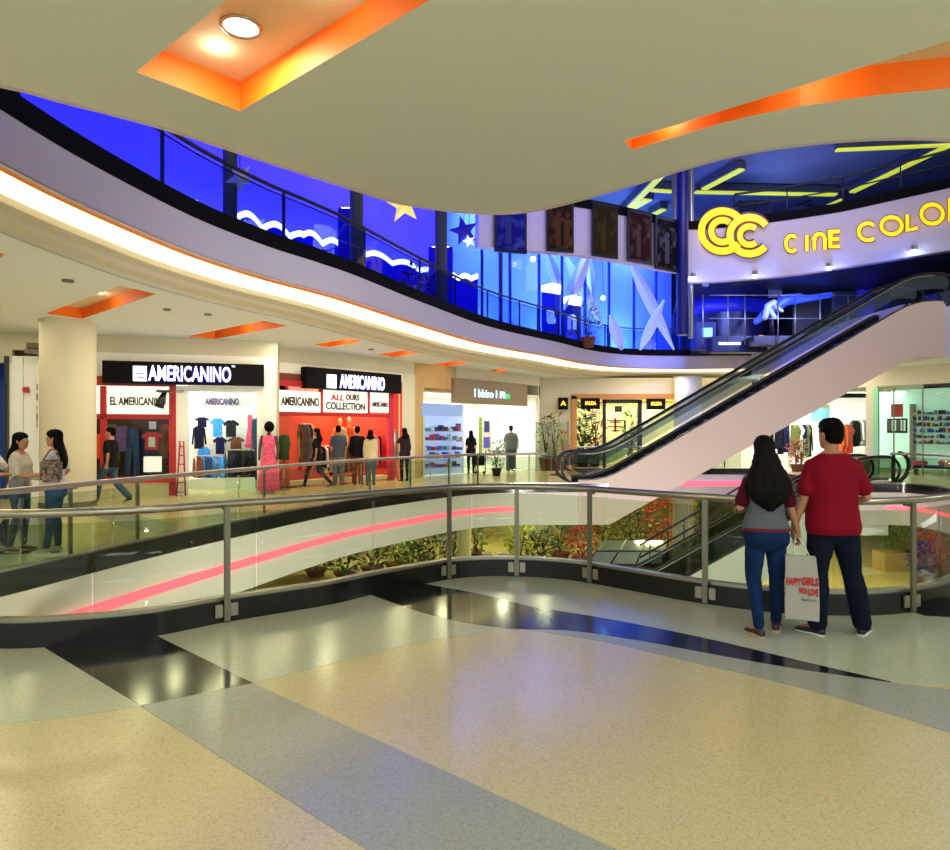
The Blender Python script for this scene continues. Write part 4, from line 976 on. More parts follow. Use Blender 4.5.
for a, b in zip(cu, cu[1:]):
    if b-a < 2: continue
    q = [v.copy() for v in offs(up_path, .06)[a:b+1]]; q[0] += (q[1]-q[0])*.04; q[-1] += (q[-2]-q[-1])*.04
    bm = BM(); sweep(bm, q, [(-.006, UP+.18), (.006, UP+.18), (.006, UP+.97), (-.006, UP+.97)]); obj('glass_panel', bm, BLUEGLASS, t)

BWALL = mat('wall_blue_light_tint', (128, 126, 214), .6)  # blue of the gallery lighting is put into the wall colour
DBLUE = mat('deep_blue_paint', (30, 20, 200), .6)
COLB = mat('column_blue_grey', (60, 60, 74), .5)
wl = [(-12, -2), (-11.2, 4), (-10.4, 8), (-9.3, 12), (-7.6, 15.6), (-5.3, 19), (-3.1, 21.6), (-1.2, 23.8)]
WL = catmull(wl, .5)
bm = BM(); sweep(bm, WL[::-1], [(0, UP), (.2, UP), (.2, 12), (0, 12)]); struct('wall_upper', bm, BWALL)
# lower step of the wall, a deep blue dado with scalloped lit cloud boards on top
def wlat(px):
    k = (px-CX)/F; best = min(range(len(WL)-1), key=lambda i: abs(WL[i].x/WL[i].y-k)+(9 if WL[i].y < 3 else 0))
    return best
wn = normals(WL)
for j, (a, b, hz, dz, lb) in enumerate(((24, 120, 1.75, .3, 'leftmost lit cloud board on the blue-lit gallery wall'), (140, 228, 1.75, .3, 'lit cloud board left of the first dark gallery column'), (237, 300, 1.85, .3, 'lit cloud board just right of the first dark gallery column'), (302, 352, 1.9, .25, 'lit cloud board before the second dark gallery column'), (366, 430, 1.85, .2, 'lit cloud board right of the second dark gallery column'), (448, 478, 1.7, .15, 'small lit cloud board left of the blue posters'))):
    i, k = wlat(a), wlat(b)
    A = pz(a, 0, 1); B = pz(b, 0, 1)
    W_ = Wall((WL[i].x, WL[i].y), (WL[k].x+.001, WL[k].y))
    n = W_.n; PA, PB = W_.at(a, .45), W_.at(b, .45); L = (PB-PA).length
    pts = []
    m_ = 26
    for q in range(m_+1):
        v = q/m_
        pts.append(PA+W_.u*(L*v)+Z*(UP+hz+dz*abs(math.sin(math.pi*v*2.3+.6))*(1-.4*v)))
    t = thing('cloud_board', lb, 'decoration', (PA.x, PA.y, UP))
    bm = BM(); extr(bm, [PB+Z*UP, PA+Z*UP]+pts, n*.12); obj('board', bm, DBLUE, t, False)
    bm = BM(); rs = []
    rings(bm, [[p+n*.0+Z*.0, p+n*.12+Z*.0, p+n*.12+Z*.17, p+Z*.17] for p in pts]); obj('light_strip', bm, mat('cloud_light', (240, 244, 255), .5, emit=3.2, ecol=(225, 232, 255)), t, False)
def gcol(label, px, Y, r, z0=UP, z1=12, m=COLB):
    return column(label, (px-CX)/F*Y, Y, r, z0, z1, m, base=False)
gcol('first dark column on the upper gallery, counted from the left', 230, 12.6, .13)
gcol('second dark column on the upper gallery, with a bright uplight', 356.5, 15.4, .15)
gcol('third dark column on the upper gallery, tapered uplight beside it', 441, 19.0, .17)
for px, Y, lb in ((349, 17, 'blue pilaster box with uplight behind the second gallery column'), (440.5, 20.2, 'blue pilaster box with uplight at the third gallery column')):
    x = (px-CX)/F*Y; t = thing('pilaster_box', lb, 'light', (x, Y, UP))
    w_ = .28 if px < 400 else .36; zt = pz(px, 208 if px < 400 else 247, Y).z
    bm = BM(); box(bm, x-w_, Y, UP, x+w_, Y+.4, zt); obj('body', bm, DBLUE, t); bm = BM(); box(bm, x-w_*.7, Y+.05, zt, x+w_*.7, Y+.35, zt+.03); obj('lamp_face', bm, mat('uplight_face', (240, 240, 255), .4, emit=8), t)
# hanging stars
def star(label, px, py, Y, r, m, tilt=.0, m2=None):
    c = pz(px, py, Y); t = thing('hanging_star', label, 'decoration', tuple(c)); P = []
    for k in range(10):
        a = math.pi/2+tilt+k*math.pi/5; q = r if k % 2 == 0 else r*.42; P.append(c+Vector((q*math.cos(a), 0, q*math.sin(a))))
    bm = BM(); n_ = len(P); vs = [bm.verts.new(p) for p in P]; f_, b_ = bm.verts.new(c+Vector((0, -.09, 0))), bm.verts.new(c+Vector((0, .09, 0)))
    for k in range(n_): bm.faces.new([vs[k], vs[(k+1) % n_], f_]); bm.faces.new([vs[(k+1) % n_], vs[k], b_])
    obj('star_body', bm, m, t, False)
    bm = BM(); tube(bm, [c+Z*r*.6, Vector((c.x, c.y, 11.9))], .008, 6); obj('cord', bm, DARK, t, True)
star('gold star hanging half behind the near ceiling edge', 404, 205, 15.5, .44, mat('star_gold', (250, 226, 130), .3, emit=.6, ecol=(255, 225, 120)), .1)
star('deep blue star hanging left of the first film poster', 464, 231, 17, .40, mat('star_blue', (30, 30, 200), .3, emit=.15), .25)
star('small white star hanging just below the blue star', 469, 241, 16.5, .16, mat('star_white', (230, 240, 255), .3, emit=1.4), .3)
star('pale star hanging low over the gallery railing at the left', 240, 178, 12, .28, mat('star_pale', (200, 190, 190), .3), .6)

# level three band with sign, posters, kerb and rail
bandp = [(.1, 20.66), (1.1, 21.0), (3.2, 21.6), (5.3, 22.7), (7.43, 24.0), (9.5, 23.5), (11.5, 22.4), (13.3, 21.1), (14.7, 20.0), (16.5, 18.4), (18.5, 16)]
B3 = catmull(bandp, .2)
ib = min(range(len(B3)), key=lambda i: (B3[i]-Vector((7.43, 24, 0))).length)
def bz(p):
    x = p.x
    return 6.95+.18*max(0, min(1, (x-11)/4)), 8.8+.2*max(0, min(1, (x-12)/3))
bm = BM(); nb = normals(B3); rs = []
for i, p in enumerate(B3):
    z0, z1 = bz(p)
    if p.x < 7.43: z0 = 7.3
    rs.append([p-nb[i]*.0+Z*z0, p+nb[i]*.05+Z*(z0+.35), p+nb[i]*.05+Z*z1, p-nb[i]*.3+Z*z1, p-nb[i]*.3+Z*z0])
rings(bm, rs); struct('trim_band', bm, LILAC)
bm = BM(); rings(bm, [[p+nb[i]*.09+Z*bz(p)[1], p+nb[i]*.09+Z*(bz(p)[1]+.3), p-nb[i]*.3+Z*(bz(p)[1]+.3), p-nb[i]*.3+Z*bz(p)[1]] for i, p in enumerate(B3)]); struct('trim_band_kerb', bm, MATS['black_upper_kerb'])
bm = BM(); prism(bm, [(p.x-nb[i].x*.28, p.y-nb[i].y*.28) for i, p in enumerate(B3) if p.x > 7.5]+[(19, 33), (9.7, 33)], 7.3, 7.5); struct('floor_level_three', bm, mat('dark_soffit', (30, 34, 60), .4))
t = thing('railing', 'dark metal rail running along the top of the white sign band', 'railing', (12, 22, 9))
B3r = [p for p in B3 if p.x > 9.0]; nr = normals(B3r)
for dz in (.75, 1.15): bm = BM(); tube(bm, [p+Z*(bz(p)[1]+dz) for p in B3r], .025 if dz < 1 else .04, 8); obj('rail', bm, DARK, t, True)
for i in range(0, len(B3r), 8): bm = BM(); p = B3r[i]; tube(bm, [p+Z*(bz(p)[1]+.2), p+Z*(bz(p)[1]+1.15)], .022, 6); obj('post', bm, DARK, t, True)
# yellow sign letters on the band
YEL = mat('sign_yellow', (255, 206, 0), .4, emit=1.15, ecol=(255, 196, 0)); YED = mat('sign_edge_bronze', (96, 56, 10), .4)
def onband(px, off=.1):
    k = (px-CX)/F
    best = None
    for i in range(ib, len(B3)-1):
        a, b = B3[i]+nb[i]*off, B3[i+1]+nb[i+1]*off
        d0, d1 = a.x-k*a.y, b.x-k*b.y
        if d0*d1 <= 0:
            s = d0/(d0-d1) if d0 != d1 else 0; return a.lerp(b, s), nb[i].lerp(nb[i+1], s)
    return B3[ib]+nb[ib]*off, nb[ib]
def signpiece(name, parent, poly_px, cx_px, off=.12, depth=.07, m=YEL, back=True):
    """poly_px: outline drawn in the sign's own elevation, given as photo columns/rows at the sign's distance"""
    c, n = onband(cx_px, off); n = n.normalized(); u = Vector((-n.y, n.x, 0))
    if u.x < 0: u = -u
    def P(q, o):
        k = (q[0]-CX)/F; s = (k*c.y-c.x)/(u.x-k*u.y); p = c+u*s; zz = EYE-(q[1]-HY)/F*p.y
        return Vector((p.x, p.y, zz))+n*o
    bm = BM(); extr(bm, [P(q, 0) for q in poly_px], n*depth)
    return obj(name, bm, m, parent, False), P, n
t = thing('cinema_sign', 'large yellow lit sign reading CINE COLOMBIA with a double C emblem on the white band', 'sign', tuple(onband(800)[0]+Z*7.6))
def letters():
    H = lambda y0, y1: (y0+y1)/2
    def C(x0, x1, y0, y1): return [arc((x0+x1)/2+1, H(y0, y1), (x1-x0)/2, (y1-y0)/2, 48, 312, 22)]
    def O(x0, x1, y0, y1): return [arc(H(x0, x1), H(y0, y1), (x1-x0)/2, (y1-y0)/2, 0, 360, 30)]
    def I(x, y0, y1): return [[(x, y0), (x, y1)]]
    def N(x0, x1, y0, y1): r = (x1-x0)/2; return [[(x0, y1), (x0, y0+r)]+arc(H(x0, x1), y0+r, r, r, 180, 360, 12)+[(x1, y1)]]
    def E(x0, x1, y0, y1): return [[(x1, y0), (x0, y0+.6), (x0, y1), (x1, y1-.6)], [(x0, H(y0, y1)+.3), (x1-1, H(y0, y1))]]
    L = [(C, 785, 797, 236, 251.5), (N, 814.5, 825, 234.2, 250), (E, 830.5, 840, 231.5, 247), (C, 858, 876, 223.5, 240.5), (O, 881.5, 902, 217.5, 234.5)]
    out = [(f(a, b, c, d), (a+b)/2) for f, a, b, c, d in L]
    out.append((I(807, 235.4, 251.4), 807)); out.append(([[(907.5, 215), (907.5, 230.5), (917.5, 228.2)]], 911))
    out.append((O(921.5, 943, 204.8, 224), 932))
    out.append(([[(950, 221), (950, 199.5), (959, 212), (968, 194), (968, 215)]], 959))
    out.append(([[(977, 211), (977, 190.5)], [(977, 190.5)]+arc(981, 195, 5, 4.6, -80, 80, 8)+[(977, 200)]+arc(982, 205, 6, 5, -80, 80, 8)+[(977, 210.5)]], 980))
    out.append((I(996, 184, 206), 996)); out.append(([[(1003, 204), (1013, 179), (1023, 199)], [(1006.5, 196), (1020, 192)]], 1013))
    return out
for strokes, cx_ in letters():
    first = None
    for s_ in strokes:
        pl = stroke(s_, 1.75)
        o, P, n = signpiece('letter', t, pl, cx_)
        if first is None: first = o
        else: o.name = 'letter_bar'
        b, _, _ = signpiece('letter_back', o, stroke(s_, 2.6), cx_, .04, .05, YED)
for nm, s_, wd, o_ in (('emblem_ring', arc(722.5, 231.5, 21, 20, 325, 20+20, 36), 3.3, 0), ('emblem_ring', arc(722.5, 231.5, 11.2, 11, 310, 50, 26), 2.9, 0), ('emblem_ring', arc(749.5, 236, 19.5, 18.2, 325, 38, 36), 3.3, .09), ('emblem_ring', arc(749.5, 236, 9.6, 9.2, 310, 50, 26), 2.7, .09)):
    o, P, n = signpiece(nm, t, stroke(s_, wd), 737, .14+o_, .09); signpiece('ring_back', o, stroke(s_, wd+1.3), 737, .04, .10+o_, YED)
# white spot lights under the band
for px, lb in ((693, 'small white spotlight under the sign band beside the blue column'), (755, 'small white spotlight under the double C emblem'), (829, 'small white spotlight under the band below the E of the yellow sign'), (914, 'small white spotlight under the band below the L of the yellow sign')):
    c, n = onband(px, .25); z = {693: 7.3, 755: 7.2, 829: 7.15, 914: 7.2}[px]
    z = pz(px, {693: 278, 755: 276, 829: 268, 914: 251}[px], c.y).z
    t = thing('spotlight', lb, 'light', (c.x, c.y, z)); bm = BM(); cyl(bm, c, .09, z+.02, z+.16, 16); obj('housing', bm, STEEL, t); bm = BM(); ball(bm, (c.x, c.y, z), (.085, .085, .06)); obj('bulb', bm, mat('spot_white', (235, 245, 255), .3, emit=30, ecol=(220, 236, 255)), t, True)
    lamp('spot_lamp', 'POINT', (c.x, c.y-.15, z-.12), 3, (.3, .5, 1), .06)
# posters
def bandat(px, off):
    k = (px-CX)/F
    for i in range(len(B3)-1):
        a, b = B3[i]+nb[i]*off, B3[i+1]+nb[i+1]*off; d0, d1 = a.x-k*a.y, b.x-k*b.y
        if d0*d1 <= 0: return a.lerp(b, d0/(d0-d1))
PC = [((20, 20, 120), (90, 110, 220), 'first film poster from the left, deep blue, with pale shapes'), ((40, 22, 10), (150, 96, 40), 'second film poster from the left, dark with two brown figures'), ((44, 34, 10), (120, 100, 30), 'middle film poster, dark olive gold'), ((46, 12, 10), (140, 110, 100), 'fourth film poster from the left, dark red with a pale figure'), ((12, 12, 20), (150, 140, 170), 'rightmost film poster, black with pale specks, beside the blue column')]
for (x0, y0, x1, y1), (ca, cb, lb) in zip(((494.5, 210, 526.5, 253), (546.5, 205, 573.5, 252), (592, 206, 617.5, 257.5), (627.5, 217, 651.5, 263), (655, 220, 680.5, 271)), PC):
    a, b = bandat(x0, .22), bandat(x1, .22); Y = (a.y+b.y)/2; a.z = pz(x0, y0, Y).z; zb = pz(x0, y1, Y).z
    zt = max(a.z, 9.0)
    W_ = Wall((a.x, a.y), (b.x, b.y)); t = thing('film_poster', lb, 'poster', (a.x, a.y, zb))
    L = (Vector((b.x, b.y, 0))-Vector((a.x, a.y, 0))).length; c = Vector(((a.x+b.x)/2, (a.y+b.y)/2, (zb+zt)/2))
    bm = BM(); obox(bm, c, W_.u*L/2, W_.n*.03, Z*((zt-zb)/2)); obj('frame', bm, mat('poster_black', (10, 8, 10), .4), t)
    m = mat('poster_art_%d' % x0, ca, .7)
    nt = m.node_tree; bs = nt.nodes['Principled BSDF']; tc = nt.nodes.new('ShaderNodeTexCoord'); no = nt.nodes.new('ShaderNodeTexNoise'); no.inputs['Scale'].default_value = 2.6; no.inputs['Detail'].default_value = 5
    rp = nt.nodes.new('ShaderNodeValToRGB'); rp.color_ramp.elements[0].position = .48; rp.color_ramp.elements[0].color = (*lin(ca), 1); rp.color_ramp.elements[1].position = .72; rp.color_ramp.elements[1].color = (*[v*.5 for v in lin(cb)], 1)
    nt.links.new(tc.outputs['Object'], no.inputs['Vector']); nt.links.new(no.outputs['Fac'], rp.inputs['Fac']); nt.links.new(rp.outputs['Color'], bs.inputs['Base Color'])
    bm = BM(); obox(bm, c+W_.n*.035, W_.u*(L/2-.07), W_.n*.006, Z*((zt-zb)/2-.09)); ar = obj('print', bm, m, t)
    bm = BM()
    for k in range(2 if '%d' % x0 == '546' else 1):
        q = c+W_.n*.045+W_.u*((k-.3)*.3)-Z*.25
        obox(bm, q, W_.u*.10, W_.n*.004, Z*.42, .003); ball(bm, q+Z*.55, (.09, .01, .11))
    obj('figure', bm, mat('poster_fig_%d' % x0, tuple(v*.55 for v in cb), .7), ar)
# blue column beside the sign
t = column('tall deep blue column between the posters and the yellow sign', (682.5-CX)/F*23.6, 23.6, .2, UP, 12, mat('column_blue', (18, 20, 110), .35), base=False)
bm = BM(); cyl(bm, ((691-CX)/F*24.4, 24.4), .10, UP, 12, 20); tobj('chrome_pole', bm, STEEL, 'thin chrome pole just right of the deep blue column', 'pole')
bm = BM(); cyl(bm, ((674.5-CX)/F*24.6, 24.6), .09, 9.3, 12, 20); tobj('chrome_pole', bm, STEEL, 'thin chrome pole just left of the deep blue column, near the roof', 'pole')
# cinema glass facade
WF = [Wall((-1.2, 23.8), (.9, 24.9)), Wall((.9, 24.9), (9.6, 31.5))]
GLOW = mat('cinema_back', (150, 176, 240), .5)
bm = BM(); prism(bm, [(-1.2, 26), (.6, 27.2), (9.6, 33), (9.6, 33.3), (.3, 27.6), (-1.6, 26.3)], UP, 12); struct('wall_cinema', bm, GLOW)
t = thing('cinema_glass_front', 'tall blue lit glass front of the cinema behind the posters', 'glass front', (1, 25, UP))
for W_, ps in ((WF[0], (441, 482, 500)), (WF[1], (501, 510, 539, 562, 585, 609, 634, 656, 680))):
    for a, b in zip(ps, ps[1:]):
        A, B = W_.at(a+.3), W_.at(b-.3); c = (A+B)/2; c.z = 8; bm = BM(); obox(bm, c, W_.u*((B-A).length/2), W_.n*.01, Z*2.9); obj('glass_panel', bm, BLUEGLASS, t)
    for a in ps:
        A = W_.at(a); A.z = 8; bm = BM(); obox(bm, A, W_.u*.035, W_.n*.05, Z*3); obj('mullion', bm, mat('mullion_blue', (30, 40, 120), .4), t)
# crossing stretched fabric sails
SAIL = mat('sail_white', (225, 232, 250), .7)
def sail(label, a, b, Y, w0, w1):
    A, B = pz(*a, Y), pz(*b, Y-.3); d = (B-A).normalized(); s = Vector((d.z, 0, -d.x)).normalized(); rs = []
    for k in range(13):
        v = k/12; w_ = (w0+(w1-w0)*v)*math.sin(math.pi*min(max(v, .04), .97))**.7; p = A.lerp(B, v)
        rs.append([p-s*w_, p+Vector((0, .04, 0)), p+s*w_, p-Vector((0, .08, 0))])
    bm = BM(); rings(bm, rs); return tobj('fabric_sail', bm, SAIL, label, 'decoration', smooth=False)
sail('leftmost leaning white fabric sail behind the cinema glass', (546, 250), (560, 292), 27, .22, .22)
sail('white fabric sail leaning right, second from the left behind the cinema glass', (590, 250), (564, 310), 27.5, .28, .3)
sail('white fabric sail crossing the second one behind the cinema glass', (566, 258), (602, 325), 28, .3, .2)
sail('small white fabric sail between the crossing pairs', (588, 252), (592, 300), 28.6, .25, .2)
sail('long white fabric sail leaning to the right column side', (630, 262), (674, 350), 29.2, .32, .2)
sail('white fabric sail crossing the long one, down to the gallery floor', (664, 300), (640, 350), 29.0, .2, .25)
sail('small pale sail low on the left above the cinema floor', (610, 315), (622, 350), 28, .2, .3)
# standing display boards with letters
def board(label, px, py0, py1, Y, w_, ch):
    a = pz(px, py1, Y); top = pz(px, py0, Y); t = thing('display_stand', label, 'display stand', (a.x, Y, UP))
    bm = BM(); box(bm, a.x-w_, Y, UP, a.x+w_, Y+.15, top.z-.35); obj('panel', bm, mat('display_deep_blue', (24, 34, 170), .4), t)
    bm = BM(); extr(bm, [(a.x-w_, Y-.02, top.z-.35), (a.x+w_, Y-.02, top.z-.45), (a.x+w_*1.1, Y-.02, top.z-.1), (a.x, Y-.02, top.z), (a.x-w_, Y-.02, top.z-.1)], (0, .19, 0)); obj('lit_top', bm, mat('cloud_light', (240, 244, 255)), t, False)
    bm = BM(); addtext(bm, ch, (a.x-w_*.5, Y, UP+ (top.z-UP)*.35), (1, 0, 0), (0, 0, 1), (0, -1, 0), w_*1.0, .6, .03, .05); obj('lettering', bm, mat('letters_pale', (200, 220, 255), .4, emit=.8), t, False)
board('blue display stand with a white lit cap and letter a, left behind the cinema glass', 551, 283, 340, 26.6, .36, 'a')
board('blue display stand with a white lit cap, right of the one with the letter a', 572, 295, 345, 27.2, .36, 'n')
# round hanging lamps inside
for px, py, Y, lb in ((533, 259, 25.2, 'bright white star lamp behind the cinema glass near the first poster'), (583, 287, 28.4, 'bright white star lamp between the crossing sails'), (603, 298, 29.4, 'bright white star lamp right of the crossing sails')):
    c = pz(px, py, Y); t = thing('globe_lamp', lb, 'light', tuple(c)); bm = BM(); ball(bm, c, .09); obj('globe', bm, MATS['spot_white'], t, True); bm = BM(); tube(bm, [c+Z*.08, Vector((c.x, c.y, 11.8))], .012, 6); obj('cord', bm, DARK, t, True)
plant('dark leafy shrub low behind the gallery railing, left of the cinema glass', pz(415, 0, 18.5).x, 18.6, UP, 1.15, .9, LEAFD, 120)
plant('second dark shrub behind the gallery railing, right of the first shrub', pz(440, 0, 19.6).x-.1, 19.4, UP, 1.1, .9, LEAFD, 120)
plant('pale leafy plant at the foot of the display stands behind the cinema glass', pz(588, 0, 27).x, 27, UP, 1.7, 1.0, LEAF, 160)
# right: lobby below the band
LOBBY = mat('lobby_dark', (26, 30, 70), .5)
bm = BM(); box(bm, 9.6, 32.6, UP, 23.5, 32.9, 7.3); struct('wall_lobby', bm, LOBBY)
bm = BM(); box(bm, 23.2, 12, UP, 23.5, 33, 12); struct('wall_lobby.001', bm, LOBBY)
NEONB = mat('neon_blue', (40, 50, 230), .4, emit=.8, ecol=(20, 30, 255)); DKB = mat('dark_blue', (16, 20, 60), .35)
def lbox(name, label, cat, x0, y0, x1, y1, Y, d, m, parts=(), extra=None):
    a, b = pz(x0, y1, Y), pz(x1, y0, Y); ztrue = a.z
    if name == 'arcade_cabinet': a.z = UP
    if name == 'roof_gantry': a.z = 7.5
    t = thing(name, label, cat, ((a.x+b.x)/2, Y, a.z)); bm = BM(); obox(bm, ((a.x+b.x)/2, Y+d/2, (a.z+b.z)/2), ((b.x-a.x)/2, 0, 0), (0, d/2, 0), (0, 0, (b.z-a.z)/2), .03); obj('body', bm, m, t)
    for nm, u0, v0, u1, v1, mm in parts:
        bm = BM(); w_, h_ = b.x-a.x, b.z-ztrue; box(bm, a.x+u0*w_, Y-.05, ztrue+v0*h_, a.x+u1*w_, Y, ztrue+v1*h_); obj(nm, bm, mm, t)
    return t
t = thing('ticket_counter', 'long oval blue lit counter in the dark cinema lobby', 'counter', (pz(733, 0, 28).x, 29, UP))
c = pz(733, 305, 28.6)
bm = BM(); rings(bm, [[Vector((c.x+q*1.9*math.cos(a), 29.4+q*.9*math.sin(a), z)) for a in [2*math.pi*k/40 for k in range(40)]] for q, z in ((.85, c.z-.38), (.96, c.z-.28), (1, c.z), (.98, c.z+.3), (.9, c.z+.33))]); obj('drum', bm, mat('oval_blue', (26, 34, 190), .4, emit=.12), t, True)
bm = BM(); cyl(bm, (c.x, 29.4), 1.5, UP, c.z-.38, 32); obj('base', bm, DKB, t)
bm = BM(); cyl(bm, (c.x, 29.4), 1.6, c.z+.33, c.z+.38, 32); obj('top', bm, DARK, t)
bm = BM()
c1 = pz(712, 350, 27.5)
o = lbox('light_counter', 'low dark counter with a long white lit strip behind the gallery rail', 'counter', 712, 336, 768, 352, 27, .7, DKB, (('light_strip', .12, .45, .5, .6, mat('strip_cyan', (200, 235, 255), .4, emit=2.5)), ('light_strip', .62, .5, .97, .68, MATS['strip_cyan'])))
c = pz(761, 337.5, 27.4)
bm = BM(); ball(bm, c, (.22, .1, .09)); tobj('table_lamp', bm, mat('orange_lit', (255, 140, 30), .4, emit=2.5), 'small orange glowing lamp on the low dark counter', 'light', smooth=True)
lbox('arcade_cabinet', 'dark box cabinet behind the top of the rising escalator, under the band', 'cabinet', 832, 291, 857, 312, 27, 1.0, mat('dark_teal', (20, 34, 48), .4), (('screen', .1, .3, .9, .9, DKB),))
lbox('arcade_cabinet', 'black cabinet with a grey lit header in the middle of the dark lobby', 'cabinet', 793, 282, 822, 318, 28, 1.0, PRINTBLK, (('header', .0, .8, 1, 1.0, mat('header_grey', (110, 120, 150), .4)),))
lbox('arcade_cabinet', 'blue lit cabinet under the band near the top of the escalator', 'cabinet', 858, 270, 888, 293, 27, 1.0, mat('cab_blue', (30, 30, 120), .4, emit=.3, ecol=(40, 30, 200)), (('screen', .1, .2, .6, .8, NEONB),))
lbox('arcade_cabinet', 'large dark blue cabinet at the right edge, above the escalator top', 'cabinet', 890, 262, 944, 293, 26, 1.2, mat('cab_navy', (20, 30, 66), .4), (('screen', .25, .1, .7, .6, mat('screen_dim', (60, 80, 130), .4, emit=.15)), ('header', 0, .85, 1, 1, mat('header_dark', (30, 46, 66), .4))))
lbox('arcade_cabinet', 'violet dark block standing at the escalator top landing, right edge', 'cabinet', 938, 292, 962, 312, 20.6, .8, mat('cab_violet', (36, 30, 110), .4), (('screen', .1, .2, .6, .8, DKB),))
lbox('arcade_cabinet', 'low blue lit kiosk left in the dark lobby, behind the gallery rail', 'cabinet', 696, 322, 716, 352, 27.6, .7, mat('cab_low', (20, 26, 90), .4), (('screen', .3, .5, .8, .8, mat('screen_cyan', (120, 190, 240), .4, emit=1.6)),))
# ride figure : white robot like rider on a blue bike shape
t = thing('arcade_ride', 'blue and white motorbike arcade ride in the middle of the dark lobby', 'arcade machine', (pz(772, 0, 26.6).x, 26.6, UP))
bm = BM(); c = pz(775, 305, 26.4)
limb(bm, [pz(756, 322, 26.4), pz(768, 312, 26.4), pz(785, 300, 26.4), pz(800, 296, 26.4)], [.12, .2, .24, .12]); limb(bm, [pz(784, 302, 26.4), pz(830, 295, 26.6)], [.16, .12])
obj('bike_body', remesh(bm, .04, 3), mat('ride_blue', (60, 90, 220), .3, emit=.25, ecol=(50, 80, 255)), t, True)
bm = BM(); limb(bm, [pz(765, 318, 26.2), pz(768, 306, 26.2), pz(774, 302, 26.2)], [.1, .14, .12]); limb(bm, [pz(772, 304, 26.2), pz(782, 311, 26.2)], [.08, .07]); limb(bm, [pz(768, 306, 26.2), pz(775, 318, 26.2)], [.08, .09])
obj('rider_fairing', remesh(bm, .03, 3), mat('ride_white', (190, 200, 215), .4), t, True)
bm = BM(); box(bm, c.x-.9, 26.2, UP, c.x+.9, 27.0, UP+.35); obj('platform', bm, DARK, t)
bm = BM(); tube(bm, [Vector((c.x, 26.6, UP+.3)), Vector((c.x-.1, 26.6, c.z))], .1, 10); obj('pedestal', bm, DARK, t, True)
bm = BM(); box(bm, c.x+.0, 27.0, c.z+.4, c.x+.55, 27.3, c.z+.75); obj('screen', bm, DKB, t)
for px, py, lb in ((704, 284, 'small dark projector hanging under the band, left of the lobby'), (738, 282, 'small dark projector hanging under the band above the oval counter'), (840, 272, 'small dark projector hanging under the band, near the blue cabinet')):
    c = pz(px, py, 25.5); t = thing('projector', lb, 'projector', tuple(c)); bm = BM(); obox(bm, c, (.13, 0, 0), (0, .2, 0), (0, 0, .13), .03); obj('body', bm, PRINTBLK, t); bm = BM(); cyl(bm, c, .05, c.z+.12, 7.4, 12); obj('stem', bm, PRINTBLK, t)
t = thing('lobby_railing', 'pale thin railing around the oval counter in the dark lobby', 'railing', (10, 26, UP))
for z in (6.9, 6.0): A, B = pz(700, 0, 27.2), pz(850, 0, 27.2); bm = BM(); tube(bm, [(A.x, 26.1, z), (B.x, 26.1, z)], .02, 6); obj('rail', bm, STEELD, t, True)
for px in (703, 728, 745, 778, 795, 820, 848): A = pz(px, 0, 26.1); bm = BM(); tube(bm, [(A.x, 26.1, UP), (A.x, 26.1, 6.9)], .025, 6); obj('post', bm, STEELD, t, True)
# roof and its lit beams
bm = BM(); box(bm, -24, -7, 12, 24, 34, 12.2); struct('ceiling.002', bm, mat('roof_blue', (104, 110, 134), .6))
LIME = mat('lime_light', (206, 214, 70), .4, emit=.9, ecol=(196, 206, 60))
def beam(label, a, b, z=11.6, w_=.13, m=LIME):
    A, B = ph(a[0], a[1], z), ph(b[0], b[1], z); d = (B-A); s = Vector((-d.y, d.x, 0)).normalized()
    t = thing('roof_light_beam', label, 'light', tuple((A+B)/2)); bm = BM(); obox(bm, (A+B)/2+Z*.03, d/2, s*w_, Z*.03); obj('diffuser', bm, m, t); bm = BM(); obox(bm, (A+B)/2+Z*.2, d/2, s*(w_*1.5), Z*.14); obj('channel', bm, mat('channel_grey', (70, 76, 96), .4), t)
beam('long yellow green roof light running level above the double C emblem', (695, 193), (836, 195.5))
beam('short yellow green roof light slanting left of the level one', (704, 190), (742, 170))
beam('long yellow green roof light slanting up to the right edge', (852, 193), (948, 147))
beam('yellow green roof light along the near ceiling edge at the top right', (836, 151), (948, 146), w_=.1)
beam('short yellow green roof light left of the blue column', (652, 191), (672, 192.5))
beam('yellow green roof light slanting behind the posters', (624, 214), (662, 176))
beam('short pale roof light above the fourth poster', (632, 209), (648, 200), w_=.2)
beam('short low roof light left of the fifth poster', (652, 216), (664, 210))
beam('faint low roof light near the rail start', (826, 207), (842, 200), w_=.06)
# dark machinery on level three
lbox('roof_gantry', 'dark metal gantry standing on the level above the double C emblem', 'machinery', 738, 200, 772, 226, 27, 1.0, mat('gantry', (22, 32, 44), .5), (('window', .1, .4, .4, .8, DKB), ('window', .5, .4, .9, .8, DKB)))
lbox('roof_gantry', 'small dark block right of the gantry above the letters CINE', 'machinery', 793, 206, 808, 226, 26.5, .8, mat('gantry_blue', (20, 30, 80), .5), (('window', .2, .4, .8, .8, DKB),))
t = thing('handrail_stair', 'dark slanting stair rails behind the emblem on the upper level', 'railing', tuple(pz(790, 212, 27)))
for k in range(4): bm = BM(); tube(bm, [pz(772, 224-k*3, 27), pz(812, 212-k*4, 27.4)], .04, 6); obj('rail', bm, DARK, t, True)
